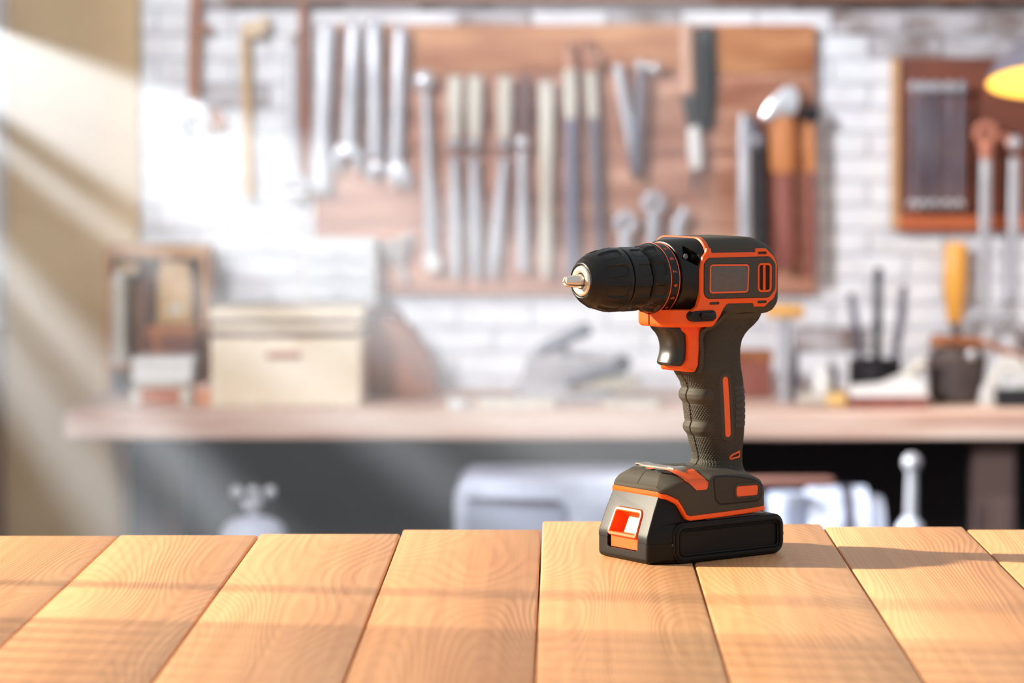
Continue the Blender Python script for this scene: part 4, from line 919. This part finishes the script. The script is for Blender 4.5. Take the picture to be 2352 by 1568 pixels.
t = T('tin_can', 'dark tin can holding three rods at the back of the bench', 'can', 2010, fb, y); rod((2010, fb), (2010, 826), y, [(0, 58), (.02, 60), (.95, 60), (1, 61), (1, 54), (.2, 54)], M_blk, 'body', t, 1., 28); torus(2010, 860, y, 61, 2, M_sd, 'bead', t, 0, 5, 2)
for (a, b, r, m, lab) in (((1956, 682), (1988, fb-14), 9, M_sd, 'grey rod leaning outward in the tin can'), ((2018, 624), (2012, fb-14), 10, M_blk, 'tallest dark rod upright in the tin can'), ((2076, 664), (2046, fb-14), 9, M_sd, 'grey rod on the lamp side of the tin can')):
    t = T('metal_rod', lab, 'rod', b[0], b[1], y, 'rods in the tin can'); rod(a, b, y, [(0, r*.6), (.02, r), (.4, r), (.45, r*1.3), (.5, r), (1, r)], m, 'shaft', t); ball(a[0], a[1], y, r*1.05, m, 'tip', t)
y = 4.62; fb = on_bench(y)
t = T('hand_plane', 'pale hand plane with a red-brown sole in front of the can', 'plane', 2040, fb, y)
bxp(1952, 2132, 908, fb, y, y+.06, M_hr, 'sole', t, 2); pl(rpoly([(1948, 912), (2136, 912), (2120, 872), (2080, 866), (2030, 886), (1962, 892)], 6, 4), y-.004, y+.064, M_whp, 'body', t, 3); rod((2070, 876), (2126, 826), y+.03, [(0, 12), (.6, 15), (1, 12)], M_pale, 'tote', t)
y = 4.72; fb = on_bench(y)
t = T('iron_pot', 'dark round iron pot with a brown board on its rim', 'pot', 2196, fb, y); rod((2196, fb), (2196, 800), y, [(0, 48), (.08, 60), (.55, 66), (.8, 70), (.86, 60), (1, 56)], mat('pot_iron', (70, 60, 58), rough=.6, col2=(92, 76, 70), scale=(20, 20, 20)), 'body', t, 1., 28); ball(2230, 814, y-.06, 12, M_chr, 'rivet', t)
t = T('wood_offcut', 'brown wooden offcut resting across the iron pot', 'offcut', 2230, 800, y); pl([(2140, 796), (2272, 798), (2360, 842), (2360, 816), (2250, 778), (2150, 772)], y-.02, y+.03, M_bw, 'board', t, 3); pl([(2180, 790), (2192, 793), (2192, 786), (2180, 783)], y-.022, y-.02, M_dkw, 'knot', t, .5)
y = 4.62; fb = on_bench(y)
t = T('rope_coil', 'pale coil of rope beside a black strap at the bench edge', 'rope', 2310, fb, y)
for k in range(5): torus(2318, on_bench(y+.06)-12-k*15, y+.06, 60-k*7, 10, M_whp if k % 2 == 0 else M_pale, 'coil_turn', t)
bxp(2290, 2380, 895, on_bench(y+.02), y+.02, y+.05, M_blk, 'strap', t, 2)
# things on the lower shelf, partly hidden by the table
SZ2 = .30
def on_shelf(y): return VY+(CAMZ-SZ2)*FPX/y
M_cs = mat('case_grey', (176, 180, 196), rough=.55, col2=(160, 164, 182), scale=(30, 30, 30))
y = 4.42; fb = on_shelf(y)
t = T('power_tool_case', 'large light grey plastic case on the shelf under the bench', 'case', 1240, fb, y)
pl(rpoly([(1042, fb), (1500, fb), (1500, 1102), (1042, 1102)], [8, 8, 24, 48], 8), y, y+.2, M_cs, 'shell', t, 10); pl(rpoly([(1070, fb-10), (1300, fb-10), (1300, 1152), (1070, 1152)], 14, 5), y-.006, y+.002, mat('case_panel', (136, 140, 158), rough=.6), 'front_panel', t, 3); pl([(1074, 1152), (1286, 1160), (1286, 1148), (1074, 1140)], y-.009, y-.002, M_sd, 'seam', t, 1); pl(rpoly([(1320, fb-20), (1460, fb-20), (1460, 1150), (1320, 1150)], 10, 4), y-.005, y+.002, M_cs, 'latch_panel', t, 3)
y = 4.5; fb = on_shelf(y)
M_bl = mat('blue_white', (196, 206, 232), rough=.5, col2=(226, 230, 240), scale=(14, 14, 14))
t = T('paint_bucket', 'blue-white bucket standing next to the drill battery under the bench', 'bucket', 1806, fb, y); rod((1806, fb), (1806, 1132), y, [(0, 34), (.9, 42), (.93, 46), (1, 44)], M_bl, 'body', t, 1., 28); torus(1806, 1150, y-.0, 44, 3, M_st, 'rim', t, 0, 8, 2)
t = T('paper_roll', 'fat white and blue roll lying under the bench', 'roll', 1930, fb, y+.03)
MB().lathe([(-.066, .02), (-.066, .075), (-.06, .082), (.03, .082), (.036, .07), (.055, .066), (.06, .02)], (wx(1952, y), y+.05, SZ2+.083), 32, 'x').build('roll_body', M_bl, t); MB().lathe([(-.012, .0835), (.006, .0835)], (wx(1952, y), y+.05, SZ2+.083), 32, 'x').build('band', M_sd, t)
t = T('stick', 'reddish wooden stick lying across the things under the bench', 'stick', 1830, 1118, 4.44); rod((1700, 1106), (1908, 1106), 4.44, [(0, 11), (.97, 12), (1, 9)], mat('stick_wood', (150, 104, 92), rough=.6), 'shaft', t); ball(1908, 1106, 4.44, 10, MATS['stick_wood'], 'tip', t)
t = T('lever_handle', 'upright grey lever with a round ball knob under the bench', 'lever', 2092, on_shelf(4.46), 4.46); ball(2095, 1062, 4.46, 22, M_st, 'knob', t); rod((2095, 1078), (2092, 1212), 4.46, [(0, 12), (1, 14)], M_st, 'shaft', t); rod((2090, on_shelf(4.46)), (2090, 1186), 4.46, [(0, 36), (.6, 36), (.9, 30), (1, 14)], M_bl, 'base', t, 1., 24)
y = 4.42; fb = on_shelf(y)
t = T('gas_tank', 'grey domed tank with a valve on top under the bench', 'tank', 582, fb, y); rod((582, fb), (582, 1184), y, [(0, 70), (.03, 76), (.82, 76), (.92, 62), (.98, 34), (1, 10)], M_cs, 'body', t, 1., 28); rod((582, 1192), (582, 1140), y, [(0, 12), (.6, 9), (1, 18)], M_st, 'stem', t)
for dx in (-38, 0, 38): ball(582+dx, 1130, y, 15, M_st, 'valve_lobe', t)
rod((560, 1160), (600, 1150), y, [(0, 12), (1, 12)], M_st, 'outlet', t)
